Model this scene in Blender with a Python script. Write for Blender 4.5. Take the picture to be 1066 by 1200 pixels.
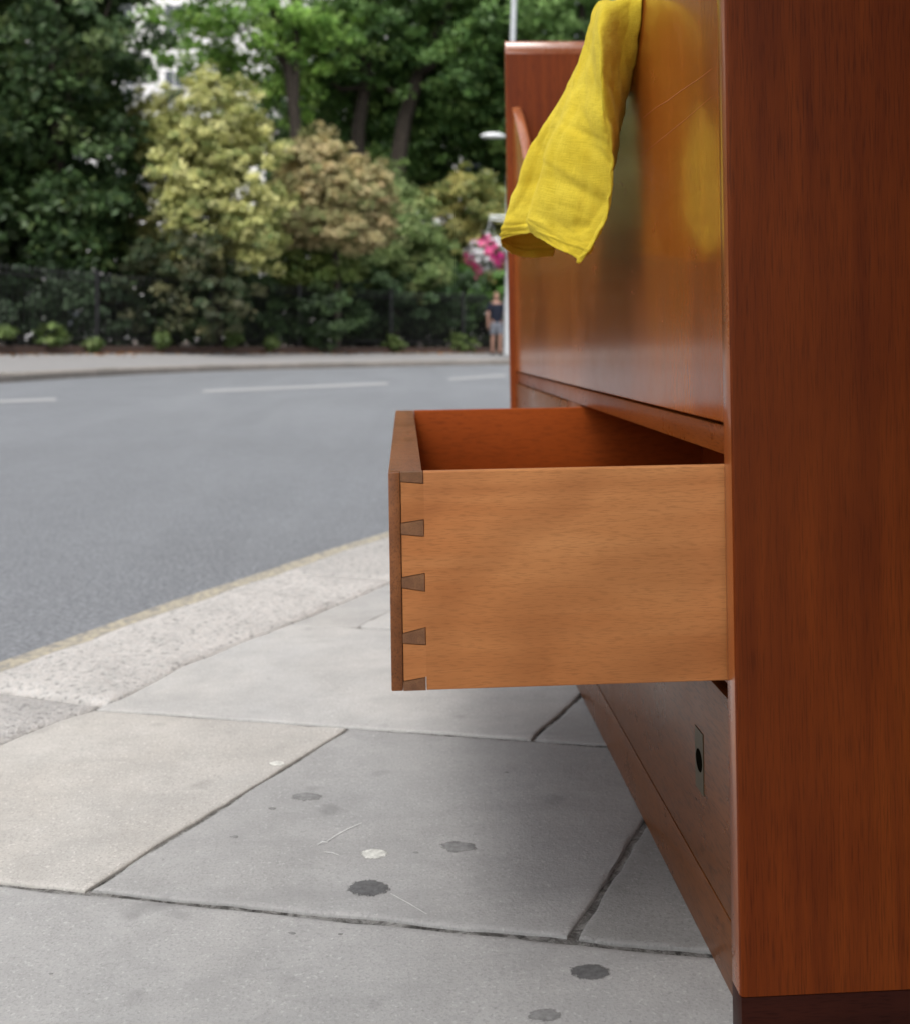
import bpy, bmesh, math, random
import numpy as np
from mathutils import Vector, Matrix, noise as mnoise

for o in list(bpy.data.objects):
    bpy.data.objects.remove(o, do_unlink=True)
scene = bpy.context.scene
COL = scene.collection
R = math.radians

# ------------------------------------------------------------------ camera
H = 0.464                     # eye height above the near pavement
F = 1200.0                    # focal length in photograph pixels (photo 1066 x 1200)
THETA = math.atan(60.0 / F)   # the camera is turned this much to the right of the sideboard's length
V0 = 402.0                    # horizon row in the photograph
U0 = 533.0
cam_d = bpy.data.cameras.new('camera')
cam = bpy.data.objects.new('camera', cam_d)
COL.objects.link(cam)
cam.location = (0, 0, H)
cam.rotation_euler = (R(90), 0, -THETA)
cam_d.sensor_fit = 'VERTICAL'
cam_d.sensor_height = 24.0
cam_d.lens = 24.0 * F / 1200.0
cam_d.shift_y = -(600 - V0) / 1200.0
cam_d.clip_start = 0.02
cam_d.clip_end = 3000
cam_d.dof.use_dof = True
cam_d.dof.focus_distance = 0.76
cam_d.dof.aperture_fstop = 5.6
scene.camera = cam

# ------------------------------------------------------------------ light
SUN_EL, SUN_AZ = R(60), R(204)     # azimuth clockwise from +Y
w = bpy.data.worlds.new('World'); scene.world = w; w.use_nodes = True
nt = w.node_tree; nt.nodes.clear()
sky = nt.nodes.new('ShaderNodeTexSky'); sky.sky_type = 'NISHITA'; sky.sun_disc = False
sky.sun_elevation = SUN_EL; sky.sun_rotation = SUN_AZ
sky.air_density = 1.0; sky.dust_density = 4.0; sky.ozone_density = 1.0
hs = nt.nodes.new('ShaderNodeHueSaturation'); hs.inputs['Saturation'].default_value = 0.22
bg = nt.nodes.new('ShaderNodeBackground'); bg.inputs['Strength'].default_value = 0.15
wo = nt.nodes.new('ShaderNodeOutputWorld')
nt.links.new(sky.outputs[0], hs.inputs['Color']); nt.links.new(hs.outputs[0], bg.inputs[0]); nt.links.new(bg.outputs[0], wo.inputs[0])
sd = bpy.data.lights.new('sun', 'SUN'); sd.energy = 0.9; sd.angle = R(30); sd.color = (1, 0.96, 0.9)
sun = bpy.data.objects.new('sun', sd); COL.objects.link(sun)
dirv = Vector((math.sin(SUN_AZ) * math.cos(SUN_EL), math.cos(SUN_AZ) * math.cos(SUN_EL), math.sin(SUN_EL)))
sun.rotation_euler = dirv.to_track_quat('Z', 'Y').to_euler()
sun.location = (-3, -4, 8)
scene.view_settings.view_transform = 'Standard'
scene.view_settings.look = 'None'
scene.view_settings.gamma = 1
scene.view_settings.use_curve_mapping = False
scene.view_settings.exposure = 0.85
scene.render.engine = 'CYCLES'

# ------------------------------------------------------------------ helpers
TILT = R(0.9)                 # cross-fall of the pavement towards the road
KX = math.tan(TILT)
ROADZ = -0.085
st, ct = math.sin(THETA), math.cos(THETA)

def ray(u, v):
    a = (u - U0) / F
    return Vector((st + ct * a, ct - st * a, -(v - V0) / F))
def on_pave(u, v, dz=0.0):
    d = ray(u, v); t = (H - dz) / (-d.z + KX * d.x)
    return Vector((0, 0, H)) + d * t
def on_z(u, v, z):
    d = ray(u, v); t = (z - H) / d.z
    return Vector((0, 0, H)) + d * t
def at_t(u, v, t):
    return Vector((0, 0, H)) + ray(u, v) * t
def at_Y(u, v, Y):
    d = ray(u, v); return Vector((0, 0, H)) + d * (Y / d.y)
def at_X(u, v, X):
    d = ray(u, v); return Vector((0, 0, H)) + d * (X / d.x)

def tag(o, label=None, cat=None, group=None, kind=None):
    if label: o['label'] = label
    if cat: o['category'] = cat
    if group: o['group'] = group
    if kind: o['kind'] = kind
    return o
def empty(name, loc, rot=(0, 0, 0)):
    o = bpy.data.objects.new(name, None); COL.objects.link(o)
    o.location = loc; o.rotation_euler = rot; o.empty_display_size = 0.1
    return o
def link(name, me, mat=None, parent=None):
    o = bpy.data.objects.new(name, me); COL.objects.link(o)
    if mat is not None and not me.materials: me.materials.append(mat)
    if parent is not None: o.parent = parent
    return o
def from_bm(name, bm, mat=None, parent=None, smooth=False):
    me = bpy.data.meshes.new(name)
    bmesh.ops.recalc_face_normals(bm, faces=bm.faces)
    bm.to_mesh(me); bm.free()
    if smooth:
        me.polygons.foreach_set('use_smooth', [True] * len(me.polygons))
    return link(name, me, mat, parent)
def smooth_by_angle(o, ang=40):
    me = o.data
    me.polygons.foreach_set('use_smooth', [True] * len(me.polygons))
    me.set_sharp_from_angle(angle=R(ang))
    return o
def add_box(bm, x0, x1, y0, y1, z0, z1, bev=0.0, seg=2):
    b2 = bmesh.new()
    bmesh.ops.create_cube(b2, size=1)
    for v in b2.verts:
        v.co = Vector(((x0 + x1) / 2 + v.co.x * (x1 - x0), (y0 + y1) / 2 + v.co.y * (y1 - y0), (z0 + z1) / 2 + v.co.z * (z1 - z0)))
    if bev:
        bmesh.ops.bevel(b2, geom=list(b2.edges), offset=bev, segments=seg, affect='EDGES', profile=0.6)
    tmp = bpy.data.meshes.new('tmp'); b2.to_mesh(tmp); b2.free()
    bm.from_mesh(tmp); bpy.data.meshes.remove(tmp)
def box(name, dims, mat, parent, bev=0.001, off=(0, 0, 0)):
    bm = bmesh.new()
    x0, x1, y0, y1, z0, z1 = dims
    add_box(bm, x0 - off[0], x1 - off[0], y0 - off[1], y1 - off[1], z0 - off[2], z1 - off[2], bev)
    o = from_bm(name, bm, mat, parent)
    return smooth_by_angle(o)
def tube_geom(pts, rad, seg=8, cap=True):
    V, Fc = [], []
    n = len(pts); pts = [Vector(p) for p in pts]
    ref = None
    for i in range(n):
        t = (pts[min(i + 1, n - 1)] - pts[max(i - 1, 0)]).normalized()
        if ref is None:
            ref = Vector((1, 0, 0)) if abs(t.x) < 0.8 else Vector((0, 1, 0))
        a = (ref - t * ref.dot(t)).normalized(); b = t.cross(a); ref = a
        r = rad[i] if hasattr(rad, '__len__') else rad
        for k in range(seg):
            an = 2 * math.pi * k / seg
            V.append(pts[i] + (a * math.cos(an) + b * math.sin(an)) * r)
    for i in range(n - 1):
        for k in range(seg):
            k2 = (k + 1) % seg
            Fc.append((i * seg + k, i * seg + k2, (i + 1) * seg + k2, (i + 1) * seg + k))
    if cap:
        Fc.append(tuple(range(seg))[::-1]); Fc.append(tuple((n - 1) * seg + k for k in range(seg)))
    return V, Fc
class MB:
    def __init__(s): s.V = []; s.F = []
    def add(s, V, Fc):
        o = len(s.V); s.V += [tuple(v) for v in V]; s.F += [tuple(i + o for i in f) for f in Fc]; return s
    def tube(s, pts, rad, seg=8): return s.add(*tube_geom(pts, rad, seg))
    def build(s, name, mat=None, parent=None, smooth=True, ang=45):
        me = bpy.data.meshes.new(name); me.from_pydata(s.V, [], s.F); me.update()
        o = link(name, me, mat, parent)
        if smooth: smooth_by_angle(o, ang)
        return o

# ------------------------------------------------------------------ materials
def new_mat(name):
    m = bpy.data.materials.new(name); m.use_nodes = True
    nt = m.node_tree; b = nt.nodes['Principled BSDF']
    return m, nt, b
class N:
    """tiny node helper"""
    def __init__(s, nt): s.nt = nt
    def n(s, typ, **kw):
        nd = s.nt.nodes.new(typ)
        for k, v in kw.items(): setattr(nd, k, v)
        return nd
    def l(s, a, b): s.nt.links.new(a, b)
    def coords(s, scale=(1, 1, 1), rot=(0, 0, 0), loc=(0, 0, 0), kind='Object'):
        tc = s.n('ShaderNodeTexCoord'); mp = s.n('ShaderNodeMapping')
        mp.inputs['Scale'].default_value = scale; mp.inputs['Rotation'].default_value = rot; mp.inputs['Location'].default_value = loc
        s.l(tc.outputs[kind], mp.inputs[0]); return mp.outputs[0]
    def noise(s, vec, scale, detail=4, rough=0.55, dist=0.0):
        nd = s.n('ShaderNodeTexNoise'); nd.inputs['Scale'].default_value = scale; nd.inputs['Detail'].default_value = detail
        nd.inputs['Roughness'].default_value = rough; nd.inputs['Distortion'].default_value = dist
        s.l(vec, nd.inputs['Vector']); return nd.outputs['Fac']
    def ramp(s, fac, stops, interp='LINEAR'):
        nd = s.n('ShaderNodeValToRGB'); cr = nd.color_ramp; cr.interpolation = interp
        while len(cr.elements) < len(stops): cr.elements.new(0.5)
        for e, (p, c) in zip(cr.elements, stops):
            e.position = p
            e.color = (c, c, c, 1) if not hasattr(c, '__len__') else (*c, 1)
        s.l(fac, nd.inputs[0]); return nd.outputs[0]
    def mix(s, fac, a, b, mode='MIX'):
        nd = s.n('ShaderNodeMix', data_type='RGBA', blend_type=mode)
        for src, i in ((fac, 0), (a, 6), (b, 7)):
            if hasattr(src, 'is_linked'): s.l(src, nd.inputs[i])
            else: nd.inputs[i].default_value = src if i == 0 else (*src, 1)
        return nd.outputs[2]
    def math(s, op, a, b=0.5):
        nd = s.n('ShaderNodeMath', operation=op)
        for src, i in ((a, 0), (b, 1)):
            if hasattr(src, 'is_linked'): s.l(src, nd.inputs[i])
            else: nd.inputs[i].default_value = src
        return nd.outputs[0]
    def bump(s, h, strength, dist, bsdf):
        nd = s.n('ShaderNodeBump'); nd.inputs['Strength'].default_value = strength; nd.inputs['Distance'].default_value = dist
        s.l(h, nd.inputs['Height']); s.l(nd.outputs[0], bsdf.inputs['Normal'])

def wood(name, dark, mid, light, axis='z', rot=(0, 0, 0), rough=(0.28, 0.45), coat=0.0, big=7.0, pore=0.6, pore_len=9.0, pore_w=520.0, spec=0.5, flake=0.5, loc=(0, 0, 0), rings=None):
    m, nt, b = new_mat(name); g = N(nt)
    al = {'x': 0, 'y': 1, 'z': 2}[axis]
    def sc(across, along):
        s = [across] * 3; s[al] = along; return tuple(s)
    # long bands of figure
    v1 = g.coords(sc(1, 0.09), rot, loc)
    f1 = g.noise(v1, big, 5, 0.6, 0.7)
    c = g.ramp(f1, [(0.28, dark), (0.5, mid), (0.74, light)])
    # ribbon stripes
    f2 = g.noise(g.coords(sc(1, 0.035), rot, loc), big * 9, 3, 0.6, 0.2)
    c = g.mix(g.ramp(f2, [(0.35, 0.0), (0.7, flake)]), c, dark)
    # pores: short fine dashes
    f3 = g.noise(g.coords(sc(1, pore_len / pore_w), rot, loc), pore_w, 2, 0.5, 0.0)
    p = g.ramp(f3, [(0.50, 0.0), (0.66, 1.0)])
    c = g.mix(g.math('MULTIPLY', p, pore), c, tuple(x * 0.28 for x in dark))
    f4 = g.noise(g.coords((1, 1, 1), rot, loc), 3.5, 4, 0.6)
    c = g.mix(g.ramp(f4, [(0.35, 0.0), (0.75, 0.35)]), c, tuple(x * 1.15 for x in light))
    if rings:
        wv = g.n('ShaderNodeTexWave', wave_type='RINGS', rings_direction='Y', wave_profile='SIN')
        wv.inputs['Scale'].default_value = rings[1]; wv.inputs['Distortion'].default_value = 7.0; wv.inputs['Detail'].default_value = 3; wv.inputs['Detail Scale'].default_value = 1.4
        g.l(g.coords((1, 1, 1), (0, 0, 0), rings[0]), wv.inputs[0])
        c = g.mix(g.ramp(wv.outputs['Fac'], [(0.2, 0.0), (0.95, rings[2])]), c, tuple(x * 0.72 for x in dark))
    g.l(c, b.inputs['Base Color'])
    f5 = g.noise(g.coords((1, 1, 1)), 14, 6, 0.7)
    rr = g.ramp(f5, [(0.3, rough[0]), (0.75, rough[1])])
    g.l(rr, b.inputs['Roughness'])
    b.inputs['Specular IOR Level'].default_value = spec
    b.inputs['Coat Weight'].default_value = coat; b.inputs['Coat Roughness'].default_value = 0.12
    if coat >= 0.8: b.inputs['Coat IOR'].default_value = 1.8
    h = g.math('ADD', g.math('MULTIPLY', p, -0.6), g.math('MULTIPLY', f2, 0.5))
    g.bump(h, 0.12, 0.0006, b)
    return m

M = {}
M['end_wood'] = wood('end_panel_veneer', (0.082, 0.0125, 0.0016), (0.155, 0.0285, 0.003), (0.225, 0.049, 0.005), 'z', rough=(0.45, 0.58), big=10, pore=0.42, pore_w=1000, pore_len=38, flake=0.75, spec=0.14)
M['lip_wood'] = wood('polished_lipping', (0.20, 0.05, 0.012), (0.29, 0.08, 0.02), (0.38, 0.12, 0.03), 'x', rough=(0.25, 0.35), coat=0.8, big=9, pore=0.25, pore_w=900, pore_len=75, flake=0.3)
M['front_wood'] = wood('varnished_front_veneer', (0.20, 0.046, 0.008), (0.33, 0.085, 0.012), (0.43, 0.13, 0.018), 'z', rough=(0.17, 0.30), coat=0.6, big=5, pore=0.3, pore_w=700, pore_len=60, flake=0.3)
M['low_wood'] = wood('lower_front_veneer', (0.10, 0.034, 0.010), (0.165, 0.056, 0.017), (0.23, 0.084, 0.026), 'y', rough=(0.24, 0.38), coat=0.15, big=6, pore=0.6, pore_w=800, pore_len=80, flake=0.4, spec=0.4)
M['rail_wood'] = wood('rail_wood', (0.13, 0.028, 0.006), (0.21, 0.05, 0.01), (0.29, 0.08, 0.016), 'y', rough=(0.25, 0.4), coat=0.1, big=7, pore=0.5, pore_w=800, pore_len=80, spec=0.35)
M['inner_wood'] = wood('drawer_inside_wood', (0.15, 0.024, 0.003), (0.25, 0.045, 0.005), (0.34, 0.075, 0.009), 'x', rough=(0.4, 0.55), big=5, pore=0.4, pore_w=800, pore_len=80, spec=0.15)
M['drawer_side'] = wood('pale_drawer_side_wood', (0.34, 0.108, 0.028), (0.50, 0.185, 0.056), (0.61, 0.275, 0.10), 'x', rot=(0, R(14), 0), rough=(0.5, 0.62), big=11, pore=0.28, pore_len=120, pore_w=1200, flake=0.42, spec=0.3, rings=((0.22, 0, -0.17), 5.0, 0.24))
M['drawer_front'] = wood('drawer_front_wood', (0.11, 0.034, 0.010), (0.21, 0.070, 0.020), (0.33, 0.125, 0.040), 'y', rough=(0.28, 0.5), big=11, pore=0.6, pore_w=900, pore_len=150, flake=0.6, spec=0.4)
M['pin_wood'] = wood('dovetail_pin_end_grain', (0.09, 0.032, 0.013), (0.19, 0.08, 0.033), (0.32, 0.15, 0.06), 'y', rough=(0.5, 0.65), big=30, pore=0.6, pore_w=1500, pore_len=1200, flake=0.5)
M['plinth_wood'] = wood('dark_plinth_wood', (0.022, 0.006, 0.004), (0.04, 0.010, 0.006), (0.07, 0.018, 0.01), 'x', rough=(0.3, 0.45), big=9, pore=0.4, pore_w=900, pore_len=80, spec=0.1)

def mat_plain(name, col, rough=0.5, metal=0.0, spec=0.5, var=0.15, scale=20):
    m, nt, b = new_mat(name); g = N(nt)
    f = g.noise(g.coords(), scale, 5, 0.6)
    c = g.ramp(f, [(0.3, tuple(x * (1 - var) for x in col)), (0.7, tuple(min(1, x * (1 + var)) for x in col))])
    g.l(c, b.inputs['Base Color']); b.inputs['Roughness'].default_value = rough
    b.inputs['Metallic'].default_value = metal; b.inputs['Specular IOR Level'].default_value = spec
    return m
M['brass'] = mat_plain('dull_brass', (0.085, 0.068, 0.04), 0.45, 0.2, scale=200)
M['black_iron'] = mat_plain('black_railing_paint', (0.012, 0.012, 0.013), 0.4)
M['hole_shade'] = mat_plain('hole_shade_black', (0.006, 0.005, 0.003), 1.0, spec=0.0)
M['steel'] = mat_plain('galvanised_steel', (0.52, 0.54, 0.56), 0.45, 0.25)
M['lamp_white'] = mat_plain('lamp_housing', (0.75, 0.77, 0.78), 0.35)
M['bark'] = mat_plain('bark', (0.045, 0.035, 0.026), 0.9, var=0.5, scale=9)
M['soil'] = mat_plain('soil', (0.07, 0.05, 0.035), 0.95, var=0.5, scale=6)
M['brick_plinth'] = mat_plain('brick_plinth', (0.085, 0.052, 0.04), 0.85, var=0.4, scale=14)
M['stucco'] = mat_plain('white_stucco', (0.82, 0.81, 0.80), 0.8, var=0.05)
M['pale_brick'] = mat_plain('pale_pink_brick', (0.55, 0.45, 0.40), 0.85, var=0.15)
M['brick'] = mat_plain('red_brick', (0.36, 0.18, 0.12), 0.85, var=0.25)
M['glass'] = mat_plain('window_glass', (0.05, 0.06, 0.07), 0.08, spec=0.8)
M['frame'] = mat_plain('painted_sash', (0.75, 0.75, 0.74), 0.5)
M['shade_awning'] = mat_plain('dark_green_canvas', (0.03, 0.05, 0.04), 0.9)
M['slate'] = mat_plain('slate_roof', (0.11, 0.11, 0.13), 0.6)

def mat_stone(name, base, warm, speck, rough=0.85):
    m, nt, b = new_mat(name); g = N(nt)
    co = g.coords(); oi = g.n('ShaderNodeObjectInfo')
    big = g.noise(co, 2.2, 6, 0.65, 0.4)
    c = g.mix(g.ramp(big, [(0.36, 0.0), (0.70, 1.0)]), base, warm)
    mid = g.noise(co, 13, 8, 0.7)
    c = g.mix(g.ramp(mid, [(0.40, 0.0), (0.78, 0.55)]), c, tuple(x * 0.62 for x in base))
    pale = g.noise(g.coords(loc=(7, 3, 1)), 6, 8, 0.75)
    c = g.mix(g.ramp(pale, [(0.52, 0.0), (0.75, 0.5)]), c, tuple(min(1, x * 1.25) for x in base))
    fine = g.noise(co, 420, 3, 0.6)
    c = g.mix(g.ramp(fine, [(0.50, 0.0), (0.72, speck)]), c, tuple(x * 0.45 for x in base))
    fine2 = g.noise(g.coords(loc=(3, 1, 8)), 300, 2, 0.5)
    c = g.mix(g.ramp(fine2, [(0.60, 0.0), (0.74, speck * 0.8)]), c, tuple(min(1, x * 1.7) for x in base))
    pit = g.noise(g.coords(loc=(5, 2, 6)), 120, 4, 0.7)
    c = g.mix(g.ramp(pit, [(0.66, 0.0), (0.74, 0.6)]), c, tuple(x * 0.4 for x in base))
    streak = g.noise(g.coords((1, 4.5, 1), (0, 0, R(18)), (2, 5, 3)), 5, 7, 0.7, 0.8)
    c = g.mix(g.ramp(streak, [(0.50, 0.0), (0.72, 0.5)]), c, tuple(x * 0.74 for x in base))
    # dark grease blotches
    bl = g.noise(g.coords(loc=(1, 9, 4)), 17, 2, 0.5)
    c = g.mix(g.ramp(bl, [(0.67, 0.0), (0.75, 0.35)]), c, tuple(x * 0.4 for x in base))
    hsv = g.n('ShaderNodeHueSaturation'); g.l(c, hsv.inputs['Color'])
    g.l(g.math('ADD', g.math('MULTIPLY', oi.outputs['Random'], 0.16), 0.92), hsv.inputs['Value'])
    g.l(hsv.outputs[0], b.inputs['Base Color']); b.inputs['Roughness'].default_value = rough
    b.inputs['Specular IOR Level'].default_value = 0.3
    h = g.math('ADD', g.math('MULTIPLY', fine, 0.25), g.math('ADD', mid, g.math('MULTIPLY', pale, 0.7)))
    g.bump(h, 0.35, 0.004, b)
    return m
M['slab'] = mat_stone('york_stone', (0.40, 0.40, 0.395), (0.44, 0.425, 0.40), 0.42)
M['slab_grey'] = mat_stone('york_stone_grey', (0.355, 0.355, 0.352), (0.375, 0.37, 0.36), 0.42)
M['slab_dark'] = mat_stone('york_stone_dark', (0.255, 0.255, 0.25), (0.28, 0.275, 0.265), 0.55)
M['slab_warm'] = mat_stone('york_stone_buff', (0.42, 0.409, 0.388), (0.432, 0.406, 0.371), 0.55)
M['kerb_far'] = mat_stone('old_kerb_stone', (0.22, 0.20, 0.18), (0.28, 0.25, 0.22), 0.5)
M['far_pave'] = mat_stone('far_pavement_surface', (0.27, 0.265, 0.265), (0.30, 0.29, 0.285), 0.4)
def mat_mortar():
    m, nt, b = new_mat('joint_mortar'); g = N(nt); co = g.coords()
    f = g.noise(co, 45, 8, 0.8, 0.6)
    c = g.ramp(f, [(0.38, (0.05, 0.047, 0.043)), (0.47, (0.17, 0.165, 0.155)), (0.58, (0.42, 0.415, 0.40))])
    g.l(c, b.inputs['Base Color']); b.inputs['Roughness'].default_value = 0.95
    g.bump(f, 1.0, 0.012, b); return m
M['mortar'] = mat_mortar()

def mat_granite(name, base, pink, dark):
    m, nt, b = new_mat(name); g = N(nt); co = g.coords()
    oi = g.n('ShaderNodeObjectInfo')
    f = g.noise(co, 105, 5, 0.75)
    c = g.ramp(f, [(0.38, dark), (0.47, base), (0.57, pink), (0.66, tuple(min(1, x * 1.25) for x in base))])
    big = g.noise(co, 9, 6, 0.65)
    c = g.mix(g.ramp(big, [(0.45, 0.0), (0.72, 0.45)]), c, tuple(x * 0.55 for x in base))
    hsv = g.n('ShaderNodeHueSaturation'); g.l(c, hsv.inputs['Color'])
    g.l(g.math('ADD', g.math('MULTIPLY', oi.outputs['Random'], 0.15), 0.9), hsv.inputs['Value'])
    g.l(hsv.outputs[0], b.inputs['Base Color']); b.inputs['Roughness'].default_value = 0.75
    h = g.math('ADD', g.math('MULTIPLY', f, 0.35), g.noise(co, 38, 6, 0.7))
    g.bump(h, 1.0, 0.009, b)
    return m
M['granite'] = mat_granite('pink_granite', (0.52, 0.51, 0.495), (0.48, 0.45, 0.425), (0.22, 0.21, 0.2))
M['granite_grey'] = mat_granite('grey_granite', (0.46, 0.45, 0.44), (0.43, 0.41, 0.39), (0.22, 0.21, 0.2))

def mat_asphalt():
    m, nt, b = new_mat('asphalt'); g = N(nt); co = g.coords()
    f = g.noise(co, 95, 5, 0.85)
    c = g.ramp(f, [(0.34, (0.06, 0.063, 0.068)), (0.5, (0.175, 0.185, 0.203)), (0.66, (0.39, 0.405, 0.43))])
    big = g.noise(co, 0.7, 6, 0.6)
    c = g.mix(g.ramp(big, [(0.4, 0.0), (0.7, 0.3)]), c, (0.12, 0.124, 0.132))
    mid = g.noise(co, 16, 6, 0.7)
    c = g.mix(g.ramp(mid, [(0.42, 0.0), (0.75, 0.55)]), c, (0.125, 0.128, 0.138))
    trk = g.noise(g.coords((0.9, 0.12, 1), (0, 0, R(-28))), 1.6, 5, 0.65, 0.5)      # wheel tracks and repairs along the lane
    c = g.mix(g.ramp(trk, [(0.42, 0.0), (0.66, 0.5)]), c, (0.225, 0.235, 0.252))
    g.l(c, b.inputs['Base Color']); b.inputs['Roughness'].default_value = 0.6
    g.bump(f, 0.6, 0.006, b)
    return m
M['asphalt'] = mat_asphalt()
def mat_paint(name, col, wear):
    m, nt, b = new_mat(name); g = N(nt); co = g.coords()
    f = g.noise(co, 60, 6, 0.75)
    c = g.mix(g.ramp(f, [(0.42, 0.0), (0.62, wear)]), col, (0.16, 0.16, 0.165))
    g.l(c, b.inputs['Base Color']); b.inputs['Roughness'].default_value = 0.7
    return m
M['yellow_paint'] = mat_paint('worn_yellow_paint', (0.42, 0.375, 0.28), 1.0)
M['white_paint'] = mat_paint('white_road_paint', (0.36, 0.365, 0.37), 0.7)
def mat_gum(name, col):
    m = mat_plain(name, col, 0.85, var=0.3, scale=160, spec=0.2); nt = m.node_tree; g = N(nt); b = nt.nodes['Principled BSDF']
    at = g.n('ShaderNodeAttribute', attribute_name='rim')
    n1 = g.noise(g.coords(), 230, 6, 0.75)
    f = g.math('ADD', g.math('MULTIPLY', at.outputs['Fac'], 2.2), g.math('MULTIPLY', g.math('SUBTRACT', n1, 0.55), 3.4))
    f = g.ramp(f, [(0.15, 0.0), (0.75, 0.92)])
    tr = g.n('ShaderNodeBsdfTransparent'); mx = g.n('ShaderNodeMixShader')
    g.l(f, mx.inputs[0]); g.l(tr.outputs[0], mx.inputs[1]); g.l(b.outputs[0], mx.inputs[2])
    g.l(mx.outputs[0], nt.nodes['Material Output'].inputs['Surface']); return m
M['gum_dark'] = mat_gum('old_dark_gum', (0.125, 0.125, 0.127))
M['gum_grey'] = mat_gum('trodden_grey_gum', (0.23, 0.23, 0.228))
M['gum_white'] = mat_gum('pale_gum', (0.60, 0.60, 0.56))
M['chalk'] = mat_plain('scratched_stone', (0.66, 0.66, 0.65), 0.9, var=0.2, scale=300)

def mat_leaf(name, trans=0.28, rough=0.5):
    m, nt, b = new_mat(name); g = N(nt)
    at = g.n('ShaderNodeAttribute', attribute_name='tint')
    g.l(at.outputs['Color'], b.inputs['Base Color']); b.inputs['Roughness'].default_value = rough
    b.inputs['Specular IOR Level'].default_value = 0.35
    tr = g.n('ShaderNodeBsdfTranslucent'); g.l(at.outputs['Color'], tr.inputs[0])
    mx = g.n('ShaderNodeMixShader'); mx.inputs[0].default_value = trans
    g.l(b.outputs[0], mx.inputs[1]); g.l(tr.outputs[0], mx.inputs[2])
    g.l(mx.outputs[0], nt.nodes['Material Output'].inputs['Surface'])
    return m
M['leaf'] = mat_leaf('leaf')

def mat_cloth():
    m, nt, b = new_mat('yellow_linen'); g = N(nt)
    uvx = g.coords((1, 1, 1), kind='UV')
    wa = g.noise(g.coords((260, 34, 1), kind='UV'), 1.0, 2, 0.6); wb = g.noise(g.coords((34, 330, 1), kind='UV'), 1.0, 2, 0.6)
    wf = g.math('ADD', wa, wb)
    big = g.noise(g.coords(), 25, 5, 0.6)
    c = g.ramp(big, [(0.3, (0.70, 0.52, 0.035)), (0.7, (0.83, 0.66, 0.07))])
    slub = g.noise(g.coords((14, 300, 1), kind='UV'), 1.0, 2, 0.5)
    c = g.mix(g.ramp(wf, [(0.85, 0.35), (1.15, 0.0)]), c, (0.55, 0.40, 0.02))
    c = g.mix(g.ramp(slub, [(0.5, 0.0), (0.75, 0.35)]), c, (0.60, 0.45, 0.03))
    g.l(c, b.inputs['Base Color']); b.inputs['Roughness'].default_value = 0.9
    b.inputs['Specular IOR Level'].default_value = 0.1
    b.inputs['Sheen Weight'].default_value = 0.25; b.inputs['Sheen Tint'].default_value = (1, 0.9, 0.3, 1)
    h = g.math('ADD', g.math('MULTIPLY', wf, 0.9), g.math('MULTIPLY', slub, 0.5))
    g.bump(h, 0.55, 0.0009, b)
    tr = g.n('ShaderNodeBsdfTranslucent'); g.l(c, tr.inputs[0])
    mx = g.n('ShaderNodeMixShader'); mx.inputs[0].default_value = 0.12
    g.l(b.outputs[0], mx.inputs[1]); g.l(tr.outputs[0], mx.inputs[2])
    g.l(mx.outputs[0], nt.nodes['Material Output'].inputs['Surface'])
    return m
M['cloth'] = mat_cloth()

# ------------------------------------------------------------------ ground: road, kerbs, pavement
def sheet(name, pts, mat, kind=None, parent=None):
    me = bpy.data.meshes.new(name); me.from_pydata([tuple(p) for p in pts], [], [tuple(range(len(pts)))]); me.update()
    if me.polygons[0].normal.z < 0: me.flip_normals()
    o = link(name, me, mat, parent)
    if kind: o['kind'] = kind
    return o
def strip(name, A, B, mat, parent=None, kind=None):
    V = [tuple(p) for p in A] + [tuple(p) for p in B]; n = len(A)
    Fc = [(i, i + 1, n + i + 1, n + i) for i in range(n - 1)]
    me = bpy.data.meshes.new(name); me.from_pydata(V, [], Fc); me.update()
    if me.polygons[0].normal.z < 0: me.flip_normals()
    o = link(name, me, mat, parent)
    if kind: o['kind'] = kind
    return o
def catmull(P, n):
    P = np.asarray(P, float); out = []
    Q = np.vstack([2 * P[0] - P[1], P, 2 * P[-1] - P[-2]])
    for i in range(1, len(Q) - 2):
        for k in range(n):
            t = k / n
            out.append(0.5 * ((2 * Q[i]) + (-Q[i - 1] + Q[i + 1]) * t + (2 * Q[i - 1] - 5 * Q[i] + 4 * Q[i + 1] - Q[i + 2]) * t * t + (-Q[i - 1] + 3 * Q[i] - 3 * Q[i + 1] + Q[i + 2]) * t ** 3))
    out.append(Q[-2]); return np.array(out)

ground = sheet('ground', [(-900, -900, -0.35), (900, -900, -0.35), (900, 900, -0.35), (-900, 900, -0.35)], M['soil'], 'structure')
road = sheet('road', [(-70, -40, ROADZ), (70, -40, ROADZ), (70, 90, ROADZ), (-70, 90, ROADZ)], M['asphalt'], 'structure')

# near kerb, outer (road) edge and inner edge, in plan on the tilted pavement
k_out = [on_pave(*p) for p in [(0, 777), (100, 742), (200, 706), (300, 674), (380, 647), (452, 625)]]
k_in = [on_pave(*p) for p in [(0, 872), (65, 845), (115, 830), (170, 805), (215, 780), (310, 742), (350, 727), (400, 707), (452, 685)]]
def extend(P, d0, d1, n0=3, n1=6, curve=0.0):
    P = [Vector(p) for p in P]
    a = (P[0] - P[2]).normalized(); b = (P[-1] - P[-3]).normalized()
    pre = [P[0] + a * d0 * (n0 - i) / n0 for i in range(n0)]
    post = []; q = P[-1].copy(); ang = 0
    for i in range(n1):
        ang -= curve
        dd = Vector((b.x * math.cos(ang) - b.y * math.sin(ang), b.x * math.sin(ang) + b.y * math.cos(ang), 0))
        q = q + dd * d1 / n1; post.append(q.copy())
    L = pre + P + post
    for p in L: p.z = KX * p.x
    return L
k_out = extend(k_out, 4.0, 7.0, 4, 8, 0.02)
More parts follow.
